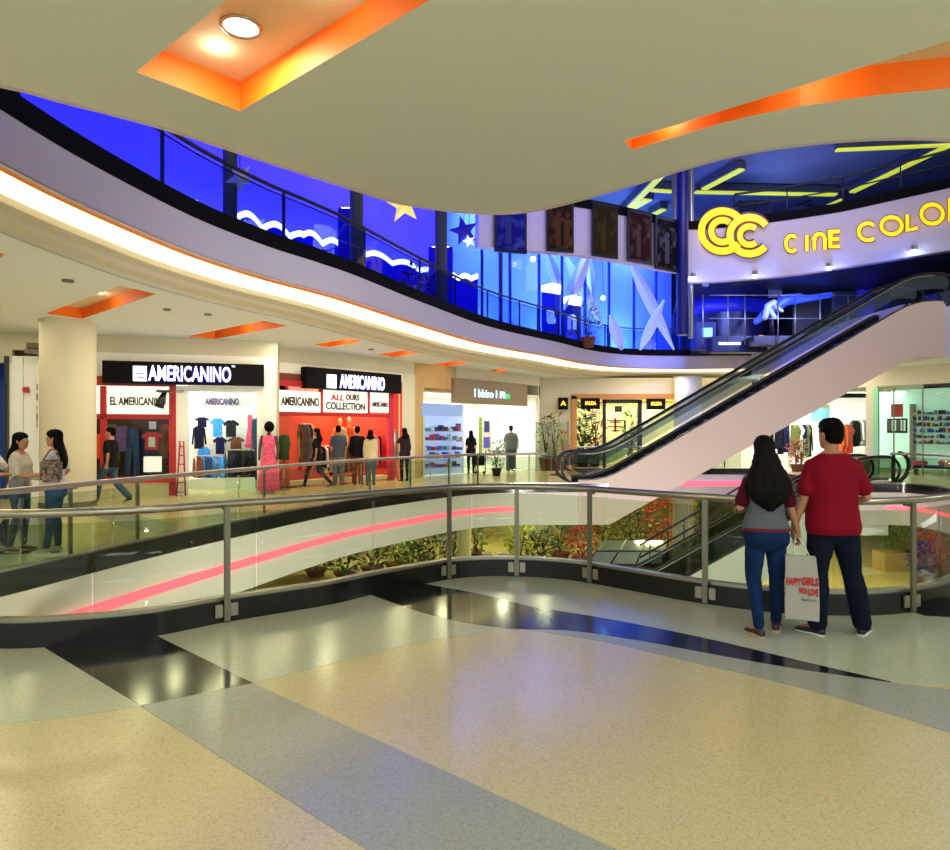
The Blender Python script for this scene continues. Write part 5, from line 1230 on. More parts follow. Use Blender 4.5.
# gallery lights
def bl(x, y, z, p, tgt, col=(.06, .02, 1), size=1.2, spread=120):
    l = lamp('blue_gallery_lamp', 'AREA', (x, y, z), p, col, size, spread=spread); aim(l, tgt); return l
for (x, y, tx, ty, p) in ((-8.6, 3, -10.6, 5, 260), (-7.8, 8, -10, 9, 260), (-7.2, 12, -9.2, 12.5, 260), (-5.6, 15.6, -7.4, 16, 260), (-3.6, 18.8, -5, 19.6, 260), (-1.6, 21.4, -2.6, 22.4, 200)):
    bl(x, y, 11.6, p, (tx, ty, 7))
for (x, y) in ((-9.4, 9.6), (-7.9, 13.4), (-5.9, 17.0), (-3.6, 20.0)):
    l = lamp('uplight', 'SPOT', (x, y, UP+.5), 50, (.35, .3, 1), .08, angle=50); aim(l, (x-.7, y+.4, 11))
for (x, y, p) in ((0.4, 25.6, 500), (3.6, 27.6, 620), (7.0, 30.2, 620)):
    l = lamp('cinema_lamp', 'AREA', (x, y, 11.2), p*.9, (.16, .26, 1), 1.6, sy=1.2, spread=115); aim(l, (x+.8, y+1.6, 7.5))
    l = lamp('cinema_lamp', 'AREA', (x, y, UP+.15), p*.5, (.25, .5, 1), 1.0, sy=.8); aim(l, (x+.2, y+.8, 9))
bl(13, 24, 7.1, 480, (13, 27, 5), (.3, .36, 1), 3)
bl(9, 24.8, 7.1, 200, (9.5, 27, 5.5), (.2, .26, 1), 1.5)
bl(17, 22, 11.5, 260, (14, 22, 9), (.35, .42, 1), 3)
bl(8, 18, 11.6, 130, (9, 24, 8.2), (.72, .66, 1), 3, 120)
bl(12, 27, 9.0, 260, (12, 26, 12), (.3, .4, 1), 2.5, 170)
bl(3, 17, 11.6, 110, (3, 22, 8.2), (.3, .22, 1), 2.5, 120)
bl(-1.5, 18.5, 11.6, 90, (-3, 22, 8), size=2)
for px in (705, 755, 829, 890):
    c, n = onband(px, .5); l = lamp('band_wash', 'SPOT', (c.x, c.y-.2, 6.3), 40, (.08, .16, 1), .1, angle=95); aim(l, (c.x+.2, c.y+.6, 7.2))
# ================================================================== people
EYEW = mat('eye_white', (230, 225, 220), .3); IRIS = mat('iris_brown', (40, 24, 16), .3); LIPS = mat('lips', (150, 80, 70), .5)
def hand(bm, w, d, nrm, s=1, curl=.6, side=1):
    """palm and five fingers at wrist w, pointing d, palm facing nrm; side: which way the thumb goes"""
    d = Vector(d).normalized(); nrm = (Vector(nrm)-d*Vector(nrm).dot(d)).normalized(); x = d.cross(nrm)*side
    w = Vector(w)
    rs = []
    for q, a, b in ((-.02, .024, .02), (.015, .027, .019), (.05, .038, .016), (.088, .041, .014), (.098, .034, .010)):
        c = w+d*q*s; rs.append([c+x*(a*s*math.cos(k*math.pi/6))+nrm*(b*s*math.sin(k*math.pi/6)) for k in range(12)])
    rings(bm, rs)
    for i, (o, L) in enumerate(((-.031, .062), (-.0105, .074), (.0105, .08), (.031, .071))):
        p = w+d*.085*s+x*o*s; pts = [p]; ang = 0
        for k, f in enumerate((.45, .32, .25)):
            ang += curl*(.55, 1, .7)[k]*1.1
            dd = d*math.cos(ang)+nrm*math.sin(ang)+x*(o*.8)*(1-ang*.3)
            p = p+dd*L*f*s; pts.append(p.copy())
        limb(bm, pts, [.0098*s, .0092*s, .0085*s, .0072*s], 10)
    p = w+d*.03*s+x*.026*s; a = (x*.75+d*.65+nrm*.2).normalized(); p1 = p+a*.038*s; p2 = p1+(d*.8+x*.2+nrm*.5*curl*1.6).normalized()*.032*s; p3 = p2+(d*.7-x*.05+nrm*.7*curl*1.5).normalized()*.025*s
    limb(bm, [p, p1, p2, p3], [.015*s, .0125*s, .011*s, .0085*s], 10)
def noise_disp(bm, amp, sc, seed=0):
    bm.normal_update()
    for v in bm.verts:
        c = v.co*sc+Vector((seed, seed*2.3, 0)); v.co += v.normal*amp*(noise.noise(Vector((c.x, c.y, c.z*.55)))+.5*noise.noise(c*2.3))
def person(label, pos, yaw, H=1.72, female=False, J=None, shirt=None, sleeve='short', sleeve_m=None, pants=None, shoes=None, hair='short', hairm=None, skin=None, vox=.012,
           group=None, head_turn=0, head_tilt=0, hem=.84, slim=1.0, sole=None, leg_scale=1, extra=None, curl=.5, clip=True, waist_m=None, hair_len=.45, shirt_fit=1.0, leanx=0, palm=None, hw_=1.0):
    """local frame: x right, y forward (the way the person faces); heights in metres for a 1.75 m body, scaled"""
    s = H/1.75
    D = dict(hipL=(-.09, 0, .92), kneeL=(-.1, .02, .5), ankL=(-.1, -.01, .085), toeL=(-.12, .13, .03), hipR=(.09, 0, .92), kneeR=(.1, .02, .5), ankR=(.1, -.01, .085), toeR=(.12, .13, .03),
             shL=(-.175, 0, 1.41), elL=(-.22, -.02, 1.13), wrL=(-.2, .06, .89), shR=(.175, 0, 1.41), elR=(.22, -.02, 1.13), wrR=(.2, .06, .89), lean=(0, 0), pelv=(0, 0))
    if female: D.update(shL=(-.155, 0, 1.41), shR=(.155, 0, 1.41), elL=(-.2, -.02, 1.13), elR=(.2, -.02, 1.13))
    if J: D.update(J)
    t = thing('person', label, 'person', tuple(pos), group)
    cy, sy = math.cos(yaw), math.sin(yaw); P0 = Vector(pos)
    def T(p): x, y, z = p[0]*s, p[1]*s, p[2]*s; return P0+Vector((x*cy-y*sy, x*sy+y*cy, z))
    def DV(p): x, y, z = p; return Vector((x*cy-y*sy, x*sy+y*cy, z))
    ux, uy = DV((1, 0, 0)), DV((0, 1, 0)); lx, ly = D['lean']
    def ringT(z, rx, ry, dx=0, dy=0, n=24, pw=2.4):
        k = max(0, (z-.9)/.5); c = T((dx+lx*k, dy+ly*k, z)); out = []
        for i in range(n):
            a = 2*math.pi*i/n; ca, sa = math.cos(a), math.sin(a)
            out.append(c+ux*(rx*s*abs(ca)**(2/pw)*(1 if ca >= 0 else -1))+uy*(ry*s*abs(sa)**(2/pw)*(1 if sa >= 0 else -1)))
        return out
    def torso(bm, inf, z0=.80, z1=1.5, loose=0.0):
        if female: tab = [(.80, .145, .10, -.01), (.88, .172, .118, -.02), (.96, .165, .11, -.01), (1.08, .128, .09, 0), (1.18, .135, .1, .01), (1.28, .15, .115, .015), (1.37, .155, .098, 0), (1.43, .115, .07, 0), (1.49, .052, .055, 0), (1.52, .048, .05, 0)]
        else: tab = [(.80, .15, .10, 0), (.88, .165, .115, -.01), (.96, .162, .11, 0), (1.08, .152, .102, .005), (1.18, .16, .11, .01), (1.28, .175, .118, .01), (1.37, .182, .108, 0), (1.43, .13, .078, -.005), (1.48, .065, .062, -.005), (1.52, .056, .056, 0)]
        rs = []
        for z, rx, ry, dy in tab:
            if z < z0-.001 or z > z1+.001: continue
            rs.append(ringT(z, rx*slim+inf+loose*max(0, 1-(z-.8)/.5), ry*slim+inf+loose*.8*max(0, 1-(z-.8)/.5), 0, dy))
        rings(bm, rs)
    lr = lambda side: [T(D['hip'+side]), T(D['knee'+side]), T(D['ank'+side])]
    def leg(bm, side, inf, end=1.0, flare=0):
        h, k, a = lr(side); thigh = (.082 if female else .085)*slim*s; kn = .055*s; cf = .052*s; an = .036*s
        m1 = h.lerp(k, .45); m2 = k.lerp(a, .3)-uy*.012*s
        e = k.lerp(a, end)
        limb(bm, [h, m1, k, m2, e], [thigh+inf, thigh*.86+inf, kn+inf, cf+inf+flare*.5, an+inf+flare])
    def arm(bm, side, inf, a0=0., a1=1., r=(.048, .042, .036, .026)):
        S, E, W_ = T(D['sh'+side])+Vector((lx*s, 0, 0))*0, T(D['el'+side]), T(D['wr'+side])
        f = .88 if female else 1
        pts, rad = [S, S.lerp(E, .5), E, E.lerp(W_, .35), W_], [r[0]*s*f+inf, r[1]*s*f+inf, r[2]*s*f+inf, r[2]*s*f+inf, r[3]*s*f+inf]
        if a1 < 1:
            # a1 : fraction of the whole arm covered, .5 is the elbow
            if a1 <= .5: q = a1/.5; pts = [S, S.lerp(E, q*.5), S.lerp(E, q)]; rad = [r[0]*s*f+inf*.6, r[0]*s*f*.95+inf*1.0, r[1]*s*f+inf*1.7]
            else: q = (a1-.5)/.5; pts = [S, S.lerp(E, .5), E, E.lerp(W_, q)]; rad = [r[0]*s*f+inf, r[1]*s*f+inf, r[2]*s*f+inf, (r[2]+(r[3]-r[2])*q)*s*f+inf]
        limb(bm, pts, rad)
    # --- body, one continuous skin
    bm = BM(); torso(bm, -.004, .88)
    for sd in 'LR':
        leg(bm, sd, -.006 if True else 0); arm(bm, sd, 0)
        a, toe = T(D['ank'+sd]), T(D['toe'+sd]); limb(bm, [a, a.lerp(toe, .5)-Z*.01, toe], [.034*s, .032*s, .024*s])
        W_, E = T(D['wr'+sd]), T(D['el'+sd]); d = (W_-E).normalized(); hd = d
        if palm and sd in palm: hd, nr = DV(palm[sd][0]), DV(palm[sd][1])
        else: nr = (ux*(1 if sd == 'L' else -1)+uy*.2)
        sg = 1 if hd.cross((nr-hd*nr.dot(hd))).dot(uy) > 0 else -1
        hand(bm, W_, hd, nr, s*(.94 if female else 1.02), curl, sg)
    for sx, sd in ((-1, 'L'), (1, 'R')): S_ = T(D['sh'+sd]); limb(bm, [T((lx+sx*.05, ly-.01, 1.465)), S_-Z*.004], [.045*s, .043*s])
    hk = 1.17; hc0 = Vector((lx*1.3, ly*1.3+.01, 1.635))
    neck0, neck1 = T((lx*1.05, ly*1.05-.005, 1.46)), T((hc0.x, hc0.y-.02, 1.57)); limb(bm, [neck0, neck1], [.056*s*(.85 if female else 1), .052*s*(.85 if female else 1)])
    Rh = Matrix.Rotation(yaw+head_turn, 4, 'Z') @ Matrix.Rotation(head_tilt, 4, 'X')
    HC = T(hc0)
    def hp(x, y, z): return HC+(Rh @ Vector((x, y, z)))*s
    rs = []
    for z, rx, ry, dy in ((-.118, .022, .024, .052), (-.105, .045, .052, .035), (-.075, .060, .078, .015), (-.035, .070, .092, .003), (.01, .075, .098, -.002), (.05, .075, .099, -.006), (.085, .063, .086, -.008), (.108, .04, .056, -.01), (.117, .015, .02, -.01)):
        rs.append([hp(rx*math.cos(a), dy+ry*math.sin(a), z) for a in [2*math.pi*k/24 for k in range(24)]])
    rings(bm, rs)
    limb(bm, [hp(0, .088, .018), hp(0, .108, -.022)], [.009*s, .013*s], 8)
    for sx in (-1, 1):
        ball(bm, hp(sx*.077, -.008, -.008), (.012*s, .022*s, .032*s))
        limb(bm, [hp(sx*.016, .085, .028), hp(sx*.05, .075, .03)], [.008*s, .007*s], 8)
    limb(bm, [hp(-.02, .088, -.058), hp(.02, .088, -.058)], [.008*s, .008*s], 8)
    obj('body', remesh(bm, vox, 3), skin or SKIN, t, True)
    bm = BM()
    for sx in (-1, 1): ball(bm, hp(sx*.031, .082, .010), .0095*s, 12, 8)
    obj('eyes', bm, EYEW, t, True); bm = BM()
    for sx in (-1, 1): ball(bm, hp(sx*.031, .0895, .010), .0065*s, 10, 6)
    obj('irises', bm, IRIS, t, True)
    bm = BM(); limb(bm, [hp(-.022, .094, -.058), hp(0, .098, -.058), hp(.022, .094, -.058)], [.004*s, .0065*s, .004*s], 8); obj('mouth', bm, LIPS, t, True)
    # --- trousers
    bm = BM(); rings(bm, [ringT(z, rx*slim+.012, ry*slim+.012, 0, dy) for z, rx, ry, dy in (((.75, .11, .06, -.01), (.79, .155, .085, -.012), (.83, .170, .108, -.018), (.88, .172, .12, -.02), (.95, .166, .112, -.01), (1.0, .15, .1, -.005)) if female else ((.75, .11, .06, 0), (.79, .15, .085, 0), (.83, .164, .105, -.005), (.88, .168, .118, -.01), (.95, .164, .112, 0), (1.0, .158, .106, 0)))])
    for sd in 'LR': leg(bm, sd, (.010 if female else .020)*leg_scale, .965, (0 if female else .016)*leg_scale)
    if female:
        for sx in (-1, 1): ball(bm, T((sx*.075, -.085, .89)), (.082*s, .06*s, .085*s))
    b2 = remesh(bm, vox*1.0, 14 if vox < .01 else 4); noise_disp(b2, .006*s, 9, len(label)); obj('trousers', b2, pants, t, True)
    # --- shirt
    bm = BM(); torso(bm, .014*shirt_fit, .80, 1.48, .012*shirt_fit)
    for sx, sd in ((-1, 'L'), (1, 'R')): limb(bm, [T((lx+sx*.06, ly-.01, 1.445)), T(D['sh'+sd])-Z*.006], [.052*s, .055*s])
    sl = {'short': .36, 'long': .97, 'cap': .22, 'none': 0}[sleeve]
    if sl:
        if sleeve_m is None:
            for sd in 'LR': arm(bm, sd, .014 if sleeve != 'long' else .010, 0, sl)
    b2 = remesh(bm, vox*.9, 3); noise_disp(b2, .006*s, 7, len(label)+3)
    hz = P0.z+hem*s
    bmesh.ops.bisect_plane(b2, geom=b2.verts[:]+b2.edges[:]+b2.faces[:], plane_co=(0, 0, hz), plane_no=(0, 0, 1), clear_inner=True)
    ee = [e for e in b2.edges if len(e.link_faces) == 1]
    ext = bmesh.ops.extrude_edge_only(b2, edges=ee)['geom']; 
    for v in ext:
        if isinstance(v, bmesh.types.BMVert): c = T((lx*.1, 0, hem)); v.co += (Vector((c.x, c.y, v.co.z))-v.co).normalized()*.012
    obj('shirt', b2, shirt, t, True)
    if sleeve_m is not None and sl:
        for sd in 'LR': bm = BM(); arm(bm, sd, .016, 0, sl); obj('sleeve', remesh(bm, vox*.9, 3), sleeve_m, t, True)
    if waist_m: bm = BM(); rings(bm, [ringT(z, .152*slim+.014, .102*slim+.014, 0, -.005) for z in (hem-.035+.0, hem-.012)]) if False else rings(bm, [ringT(z, .166*slim+.02, .112*slim+.02, 0, -.01) for z in (hem-.03, hem+.004)]); obj('belt', bm, waist_m, t, True)
    # --- shoes
    for sd in 'LR':
        a, toe = T(D['ank'+sd]), T(D['toe'+sd]); f = (toe-a); fz = f.z; f.z = 0; f.normalize(); side = Vector((f.y, -f.x, 0))
        pitch = 0
        base = Vector((a.x, a.y, a.z-.085*s)); heel = base-f*.055*s; tp = Vector((toe.x, toe.y, toe.z-.03*s))+f*.05*s
        rs = []; rs2 = []
        for q, w_, h_ in ((0, .022, .055), (.06, .034, .078), (.22, .038, .092), (.38, .038, .084), (.55, .042, .062), (.75, .046, .05), (.9, .038, .042), (1.0, .018, .026)):
            c = heel.lerp(tp, q)
            rs.append([c+side*(w_*s*math.cos(k*math.pi/7))*1.0+Z*(max(.012, h_*s*(.5+.5*math.sin(k*math.pi/7)))) for k in range(14)])
            rs2.append([c+side*((w_+.004)*s*math.cos(k*math.pi/7))+Z*(.010*s+.012*s*math.sin(k*math.pi/7)) for k in range(14)])
        bm = BM(); rings(bm, rs); so = obj('shoe', bm, shoes or CB, t, True); bm = BM(); rings(bm, rs2); obj('sole', bm, sole or CWH, so, True)
    # --- hair
    bm = BM(); hm = hairm or BLACKHAIR
    if hair == 'short':
        rs = []
        for z, rx, ry, dy in ((-.075, .045, .05, -.045), (-.05, .066, .07, -.034), (-.01, .080, .088, -.025), (.03, .084, .100, -.012), (.065, .084, .108, -.006), (.1, .074, .1, -.004), (.128, .05, .07, -.006), (.138, .02, .03, -.008)):
            rs.append([hp(rx*math.cos(a), dy+ry*math.sin(a)*(.9 if math.sin(a) > 0 and z < .05 else 1), z) for a in [2*math.pi*k/24 for k in range(24)]])
        rings(bm, rs)
    else:
        for z0_, cl in ((0, 1),):
            rs = []
            for z, rx, ry, dy in ((-.06, .082, .07, -.045), (-.02, .086, .085, -.03), (.03, .088, .102, -.014), (.07, .084, .108, -.008), (.1, .07, .094, -.008), (.125, .045, .06, -.01), (.134, .018, .025, -.01)):
                rs.append([hp(rx*math.cos(a), dy+ry*math.sin(a), z) for a in [2*math.pi*k/24 for k in range(24)]])
            rings(bm, rs)
        L = hair_len; rs = []
        for v, rx, ry, dy in (((0, .098, .07, -.045), (.18, .13, .078, -.06), (.35, .172, .082, -.08), (.52, .212, .08, -.098), (.66, .20, .068, -.115), (.8, .15, .05, -.125), (.92, .085, .034, -.125), (1.0, .03, .015, -.12)) if hw_ > 1.2 else ((0, .086*hw_, .066, -.045), (.2, .10*hw_, .07, -.06), (.42, .132*hw_, .072, -.085), (.65, .142*hw_, .06, -.11), (.85, .115*hw_, .045, -.12), (.96, .07*hw_, .03, -.12), (1.0, .03, .015, -.12))):
            c = HC+(Rh @ Vector((0, 0, 0)))*s+Z*(-.03-L*v)*s
            kx = Rh @ Vector((1, 0, 0)); ky = Rh @ Vector((0, 1, 0))
            if v > .3: kx = ux*.6+kx*.4; ky = uy*.6+ky*.4
            rs.append([c+kx*(rx*s*math.cos(a))+ky*((dy+ry*math.sin(a))*s) for a in [2*math.pi*k/24 for k in range(24)]])
        rings(bm, rs)
    b2 = remesh(bm, max(vox*.9, .006), 3); b2.normal_update()
    for v in b2.verts:
        c = v.co; k = 1 if hair != 'short' and c.z < HC.z-.08 else .35
        v.co = c+v.normal*((.012*noise.noise(Vector((c.x*34, c.y*34, c.z*3.2+c.x*2)))+.006*noise.noise(Vector((c.x*80, c.y*80, c.z*5))))*k*s*(1 if vox < .01 else .6))
    obj('hair', b2, hm, t, True)
    if extra: extra(t, T, hp, DV, s)
    return t, T
def gpos(px, py): p = ph(px, py, 0); return (p.x, p.y, 0)
JEANB = mat('jeans_blue', (20, 42, 82), .85, var=.22, scale=9, bump=.25, bscale=160); JEAND = mat('jeans_dark', (15, 22, 38), .85, var=.2, scale=8, bump=.25, bscale=160)
SHRED = mat('tshirt_crimson', (128, 10, 32), .8, bump=.1, bscale=200); SHGREY = mat('tshirt_heather', (92, 98, 106), .85, var=.1, scale=120); MAROON = mat('sleeve_maroon', (74, 16, 30), .85)
SHOEB = mat('shoe_black', (20, 20, 26), .5); SOLEW = mat('sole_white', (214, 210, 204), .6); SOLET = mat('sole_tan', (196, 170, 128), .6)
# the couple
mx, my = 2.90, 5.47
person('man in a crimson t-shirt and dark jeans, seen from behind at the near railing', (mx, my, 0), 0.0, 1.735, J=dict(
    hipL=(-.088, 0, .90), hipR=(.088, 0, .90), kneeL=(-.115, .02, .50), ankL=(-.135, -.02, .085), toeL=(-.215, .085, .035), kneeR=(.165, .02, .50), ankR=(.235, -.01, .085), toeR=(.33, .10, .035),
    shL=(-.178, 0, 1.385), elL=(-.245, -.01, 1.11), wrL=(-.305, .03, .885), shR=(.18, 0, 1.385), elR=(.262, -.03, 1.12), wrR=(.16, .2, 1.03), lean=(-.012, .0)),
    shirt=SHRED, pants=JEAND, shoes=SHOEB, sole=SOLEW, hair='short', vox=.0065, head_turn=.28, hem=.83, slim=1.1, leg_scale=1.05, curl=1.0, shirt_fit=1.35,
    palm={'L': ((-.05, .1, -1), (1, 0, 0)), 'R': ((-.5, .85, -.05), (-.3, 0, -1))})
fx, fy = 2.355, 5.47
def strap(t, T, hp, DV, s): pass
person('woman with long dark hair, grey shirt and blue jeans, seen from behind beside the man', (fx, fy, 0), 0.0, 1.60, female=True, J=dict(
    hipL=(-.085, 0, .93), hipR=(.085, 0, .93), kneeL=(-.10, .02, .5), ankL=(-.085, -.06, .085), toeL=(-.12, .06, .035), kneeR=(.115, .04, .5), ankR=(.145, .12, .085), toeR=(.20, .24, .035),
    shL=(-.148, 0, 1.375), elL=(-.225, .0, 1.12), wrL=(-.15, .21, 1.10), shR=(.15, 0, 1.375), elR=(.218, -.02, 1.11), wrR=(.29, .0, .90), lean=(-.01, 0)),
    shirt=SHGREY, sleeve_m=MAROON, pants=JEANB, shoes=mat('shoe_plum', (52, 26, 40), .5), sole=SOLET, hair='long', vox=.0065, hem=.955, slim=1.07, curl=1.1, hairm=mat('hair_dark_brown', (12, 7, 8), .6, bump=.25, bscale=70), hair_len=.50, hw_=1.28,
    waist_m=mat('belt_maroon', (110, 40, 52), .6), shirt_fit=1.1, head_turn=-.05, palm={'R': ((.15, .05, -1), (-1, .2, 0)), 'L': ((.5, .85, -.05), (.2, 0, -1))})
# the bag
t = thing('shopping_bag', 'white paper shopping bag with red print held between the couple', 'bag', (2.61, 5.40, .16))
bz0, bz1 = .165, .66; cx_, cy_ = 2.585, 5.34; ang = math.radians(-22); bu = Vector((math.cos(ang), math.sin(ang), 0)); bn = Vector((-bu.y, bu.x, 0)); hw, hd_ = .120, .05
bm = BM(); C0 = Vector((cx_, cy_, 0)); rs = []
for z, k, sh in ((bz0, 1.0, 0), (bz0+.12, 1.02, 0), (bz0+.3, .98, 0), (bz1, .90, -.01)):
    c = C0+Z*z+bu*sh
    rs.append([c-bu*hw*k-bn*hd_*k, c-bn*hd_*.9*k+Z*.003, c+bu*hw*k-bn*hd_*k, c+bu*hw*k+bn*hd_*.0, c+bu*hw*k+bn*hd_*k, c+bn*hd_*k, c-bu*hw*k+bn*hd_*k, c-bu*hw*.93*k])
rings(bm, rs, False); face(bm, [v for v in bm.verts if abs(v.co.z-bz0) < .005][:8]); 
bmesh.ops.solidify(bm, geom=bm.faces[:], thickness=.004)
obj('paper_body', bm, mat('paper_white', (226, 222, 214), .6, bump=.15, bscale=14), t, False)
top = Vector((2.59, 5.44, .815))
for k in (-1, 1):
    bm = BM(); a, b = C0+Z*(bz1-.01)-bu*.06+bn*hd_*.85*k, C0+Z*(bz1-.01)+bu*.06+bn*hd_*.85*k
    tube(bm, [a, a.lerp(top, .6)-bu*.01, top+bn*.006*k, b.lerp(top, .6)+bu*.01, b], .004, 6); obj('string_handle', bm, CWH, t, True)
bm = BM(); fn = -bn
def bagtext(s_, u0, z, w_, h_, rot=0):
    addtext(bm, s_, C0+bu*u0-bn*(hd_*1.045)+Z*z, bu, Z+bu*rot, fn, w_, h_, .003, .06)
bagtext('HAPPY', -.118, .435, .105, .06, .1); bagtext('GIRLS', -.005, .44, .118, .065); bagtext('WITH', -.025, .375, .06, .045); bagtext('LOVE', .042, .36, .07, .06); obj('print', bm, PRINTRED, t, False)
bm = BM(); addtext(bm, 'thank you', C0-bu*.01-bn*(hd_*1.045)+Z*.315, bu, Z, fn, .11, .025, .002, .01); obj('small_print', bm, CGR, t, False)

# chatting women on the left
CPALE = mat('cloth_pale', (196, 188, 172), .85, var=.08, scale=20); JEANL = mat('jeans_mid', (64, 84, 110), .85, var=.2, scale=9); CWHV = mat('cloth_lavender', (206, 196, 206), .85)
def bagside(x, y, z, w_, h_, m, name='handbag'):
    def f(t, T, hp, DV, s):
        pass
    return f
p1 = gpos(20, 551); p2 = gpos(55, 552)
person('woman in a pale blouse and jeans at the left edge, chatting, facing right', p1, -1.45, 1.62, female=True, J=dict(toeL=(-.12, .13, .03), ankR=(.1, -.1, .085), toeR=(.12, .03, .03), wrL=(-.12, .34, 1.1), elL=(-.2, .06, 1.12), elR=(.2, .08, 1.12), wrR=(.1, .36, 1.08)),
       shirt=CPALE, sleeve='long', pants=JEANL, shoes=mat('shoe_brown', (44, 30, 26), .5), hair='long', vox=.011, hem=.86, hair_len=.34, slim=1.06)
person('woman in a lavender t-shirt and blue jeans beside the left column, facing left', p2, 1.8, 1.66, female=True, J=dict(elL=(-.2, .07, 1.13), wrL=(-.1, .33, 1.1), elR=(.24, -.1, 1.15), wrR=(.16, .08, 1.0), ankL=(-.1, .08, .085), toeL=(-.12, .22, .03)),
       shirt=CWHV, pants=mat('jeans_bright', (46, 78, 118), .85, var=.2, scale=9), shoes=CPALE, hair='long', vox=.011, hem=.93, hair_len=.42, slim=1.04)
def handbag(label, c, w_, h_, m, st, yaw=0):
    t = thing('handbag', label, 'bag', (c[0], c[1], c[2]-h_/2)); bm = BM(); u = Vector((math.cos(yaw), math.sin(yaw), 0)); obox(bm, c, u*w_/2, Vector((-u.y, u.x, 0))*.05, Z*h_/2, .03); obj('bag_body', bm, m, t)
    bm = BM(); tube(bm, [Vector(c)-u*w_*.4+Z*h_*.45]+[Vector(q) for q in st]+[Vector(c)+u*w_*.4+Z*h_*.45], .012, 6); obj('strap', bm, m, t, True)
    return t
q = Vector(p2); handbag('patterned shoulder bag hanging on the woman in lavender', (q.x+.10, q.y-.24, 1.12), .26, .30, mat('bag_pattern', (120, 104, 92), .7, var=.8, scale=25), [(q.x+.06, q.y-.2, 1.40), (q.x+.12, q.y-.17, 1.40)], .2)
q = Vector(p1); handbag('dark grey handbag held low by the woman in the pale blouse', (q.x+.16, q.y-.26, .92), .24, .2, CGR, [(q.x+.1, q.y-.2, 1.05), (q.x+.22, q.y-.2, 1.05)], .1)
person('person in pale clothes cut off by the left edge of the view', gpos(-12, 552), -1.4, 1.66, female=True, J=dict(elL=(-.2, .15, 1.15), wrL=(-.14, .42, 1.2), elR=(.2, .12, 1.12), wrR=(.12, .38, 1.12)), shirt=CWH, pants=JEANL, hair='long', vox=.016, hem=.9)
# passers-by
def walk(f=.3, b=.3, sw=.12): return dict(kneeL=(-.09, f*.75, .52), ankL=(-.09, f, .1), toeL=(-.1, f+.13, .07), kneeR=(.09, -.02, .5), ankR=(.09, -b, .14), toeR=(.1, -b+.12, .03), elL=(-.22, -.08, 1.14), wrL=(-.2, -.04, .92), elR=(.22, .04, 1.13), wrR=(.2, sw+.1, .95))
person('man in a black t-shirt and blue jeans walking left past the red framed window', gpos(111, 503), 1.45, 1.72, J=walk(.32, .4), shirt=CB, pants=JEANL, vox=.016, head_turn=.3)
person('woman in a black top and dark trousers striding left before the red shop', gpos(317, 488), 1.4, 1.72, female=True, J=walk(.35, .42), shirt=CB, pants=mat('trouser_char', (40, 36, 38), .8), vox=.018, hair='long', hair_len=.25, skin=SKIN)
person('man in a slate grey t-shirt standing with his back turned before the red shop', gpos(338.5, 485.5), .05, 1.80, shirt=mat('cloth_slate', (70, 78, 94), .85), pants=CGR, vox=.018)
person('person in dark clothes right of the man in slate grey, back turned', gpos(357.5, 485), -.1, 1.78, shirt=CB, sleeve='long', pants=CBR, vox=.018)
person('woman in a cream blouse and blue trousers standing with her back turned', gpos(370.5, 485.5), .1, 1.68, female=True, shirt=mat('cloth_cream', (206, 192, 156), .85), sleeve='long', pants=mat('trouser_blue', (74, 104, 136), .8), vox=.018, hair='long', hair_len=.15, slim=1.15, hem=.86)
person('woman in black with a bag standing at the pier right of the red shop', gpos(404.5, 481.5), .6, 1.74, female=True, shirt=mat('cloth_blackmauve', (44, 30, 40), .8), sleeve='long', pants=CB, vox=.018, hair='long', hair_len=.2, J=dict(elL=(-.26, .1, 1.2), wrL=(-.1, .25, 1.35)))
person('slim woman in black standing before the blue display window', gpos(471, 474), .2, 1.66, female=True, shirt=CB, pants=CB, vox=.02, hair='long', hair_len=.3)
person('heavy man in grey standing with his back turned inside the pale shop', gpos(511, 471.5), 0, 1.86, shirt=mat('cloth_smoke', (92, 100, 100), .85), pants=mat('trouser_smoke', (72, 78, 80), .8), vox=.02, slim=1.3, leg_scale=1.6, J=dict(elL=(-.26, 0, 1.13), elR=(.26, 0, 1.13), wrL=(-.27, .05, .9), wrR=(.27, .05, .9)))
t = thing('shopping_cart', 'dark folding chair or cart before the pale shop, beside the slim woman', 'cart', gpos(480, 474))
c = Vector(gpos(480, 474))
bm = BM(); tube(bm, [c+Vector((-.2, 0, .95)), c+Vector((-.16, 0, .05)), c+Vector((.2, 0, .05)), c+Vector((.22, 0, .9))], .02, 6); obj('frame', bm, DARK, t, True); bm = BM(); obox(bm, c+Z*.55, (.18, 0, 0), (0, .14, 0), (0, 0, .22), .02); obj('basket', bm, CB, t)
for k in (-1, 1): bm = BM(); tube(bm, [c+Vector((.16*k, -.02, .06)), c+Vector((.16*k, .02, .06))], .06, 12); obj('wheel', bm, RUBBER, t, True)
p = Vector(gpos(551, 472))
t = thing('cafe_table', 'small dark round table in front of the tall plants', 'table', (p.x, 25.3, 0)); bm = BM(); cyl(bm, (p.x, 25.3), .55, .70, .74, 28); obj('table_top', bm, DARK, t); bm = BM(); cyl(bm, (p.x, 25.3), .04, .03, .7, 12); obj('pedestal', bm, DARK, t); bm = BM(); cyl(bm, (p.x, 25.3), .28, 0, .03, 20); obj('base', bm, DARK, t)
plant('orange flowers in a small pot beside the cream pier at the restaurant front', pz(564, 0, 28.6).x, 28.6, 0, 1.6, .5, mat('leaf_orange', (220, 120, 50), .6, var=.3), 120)
for px, lb in ((483, 'small green leafy pot plant left in front of the pale shop'),):
    plant(lb, pz(px, 0, 24.4).x+.5, 24.8, 0, 1.25, .6, mat('leaf_teal', (80, 150, 90), .6, var=.3), 120, pot=CB)
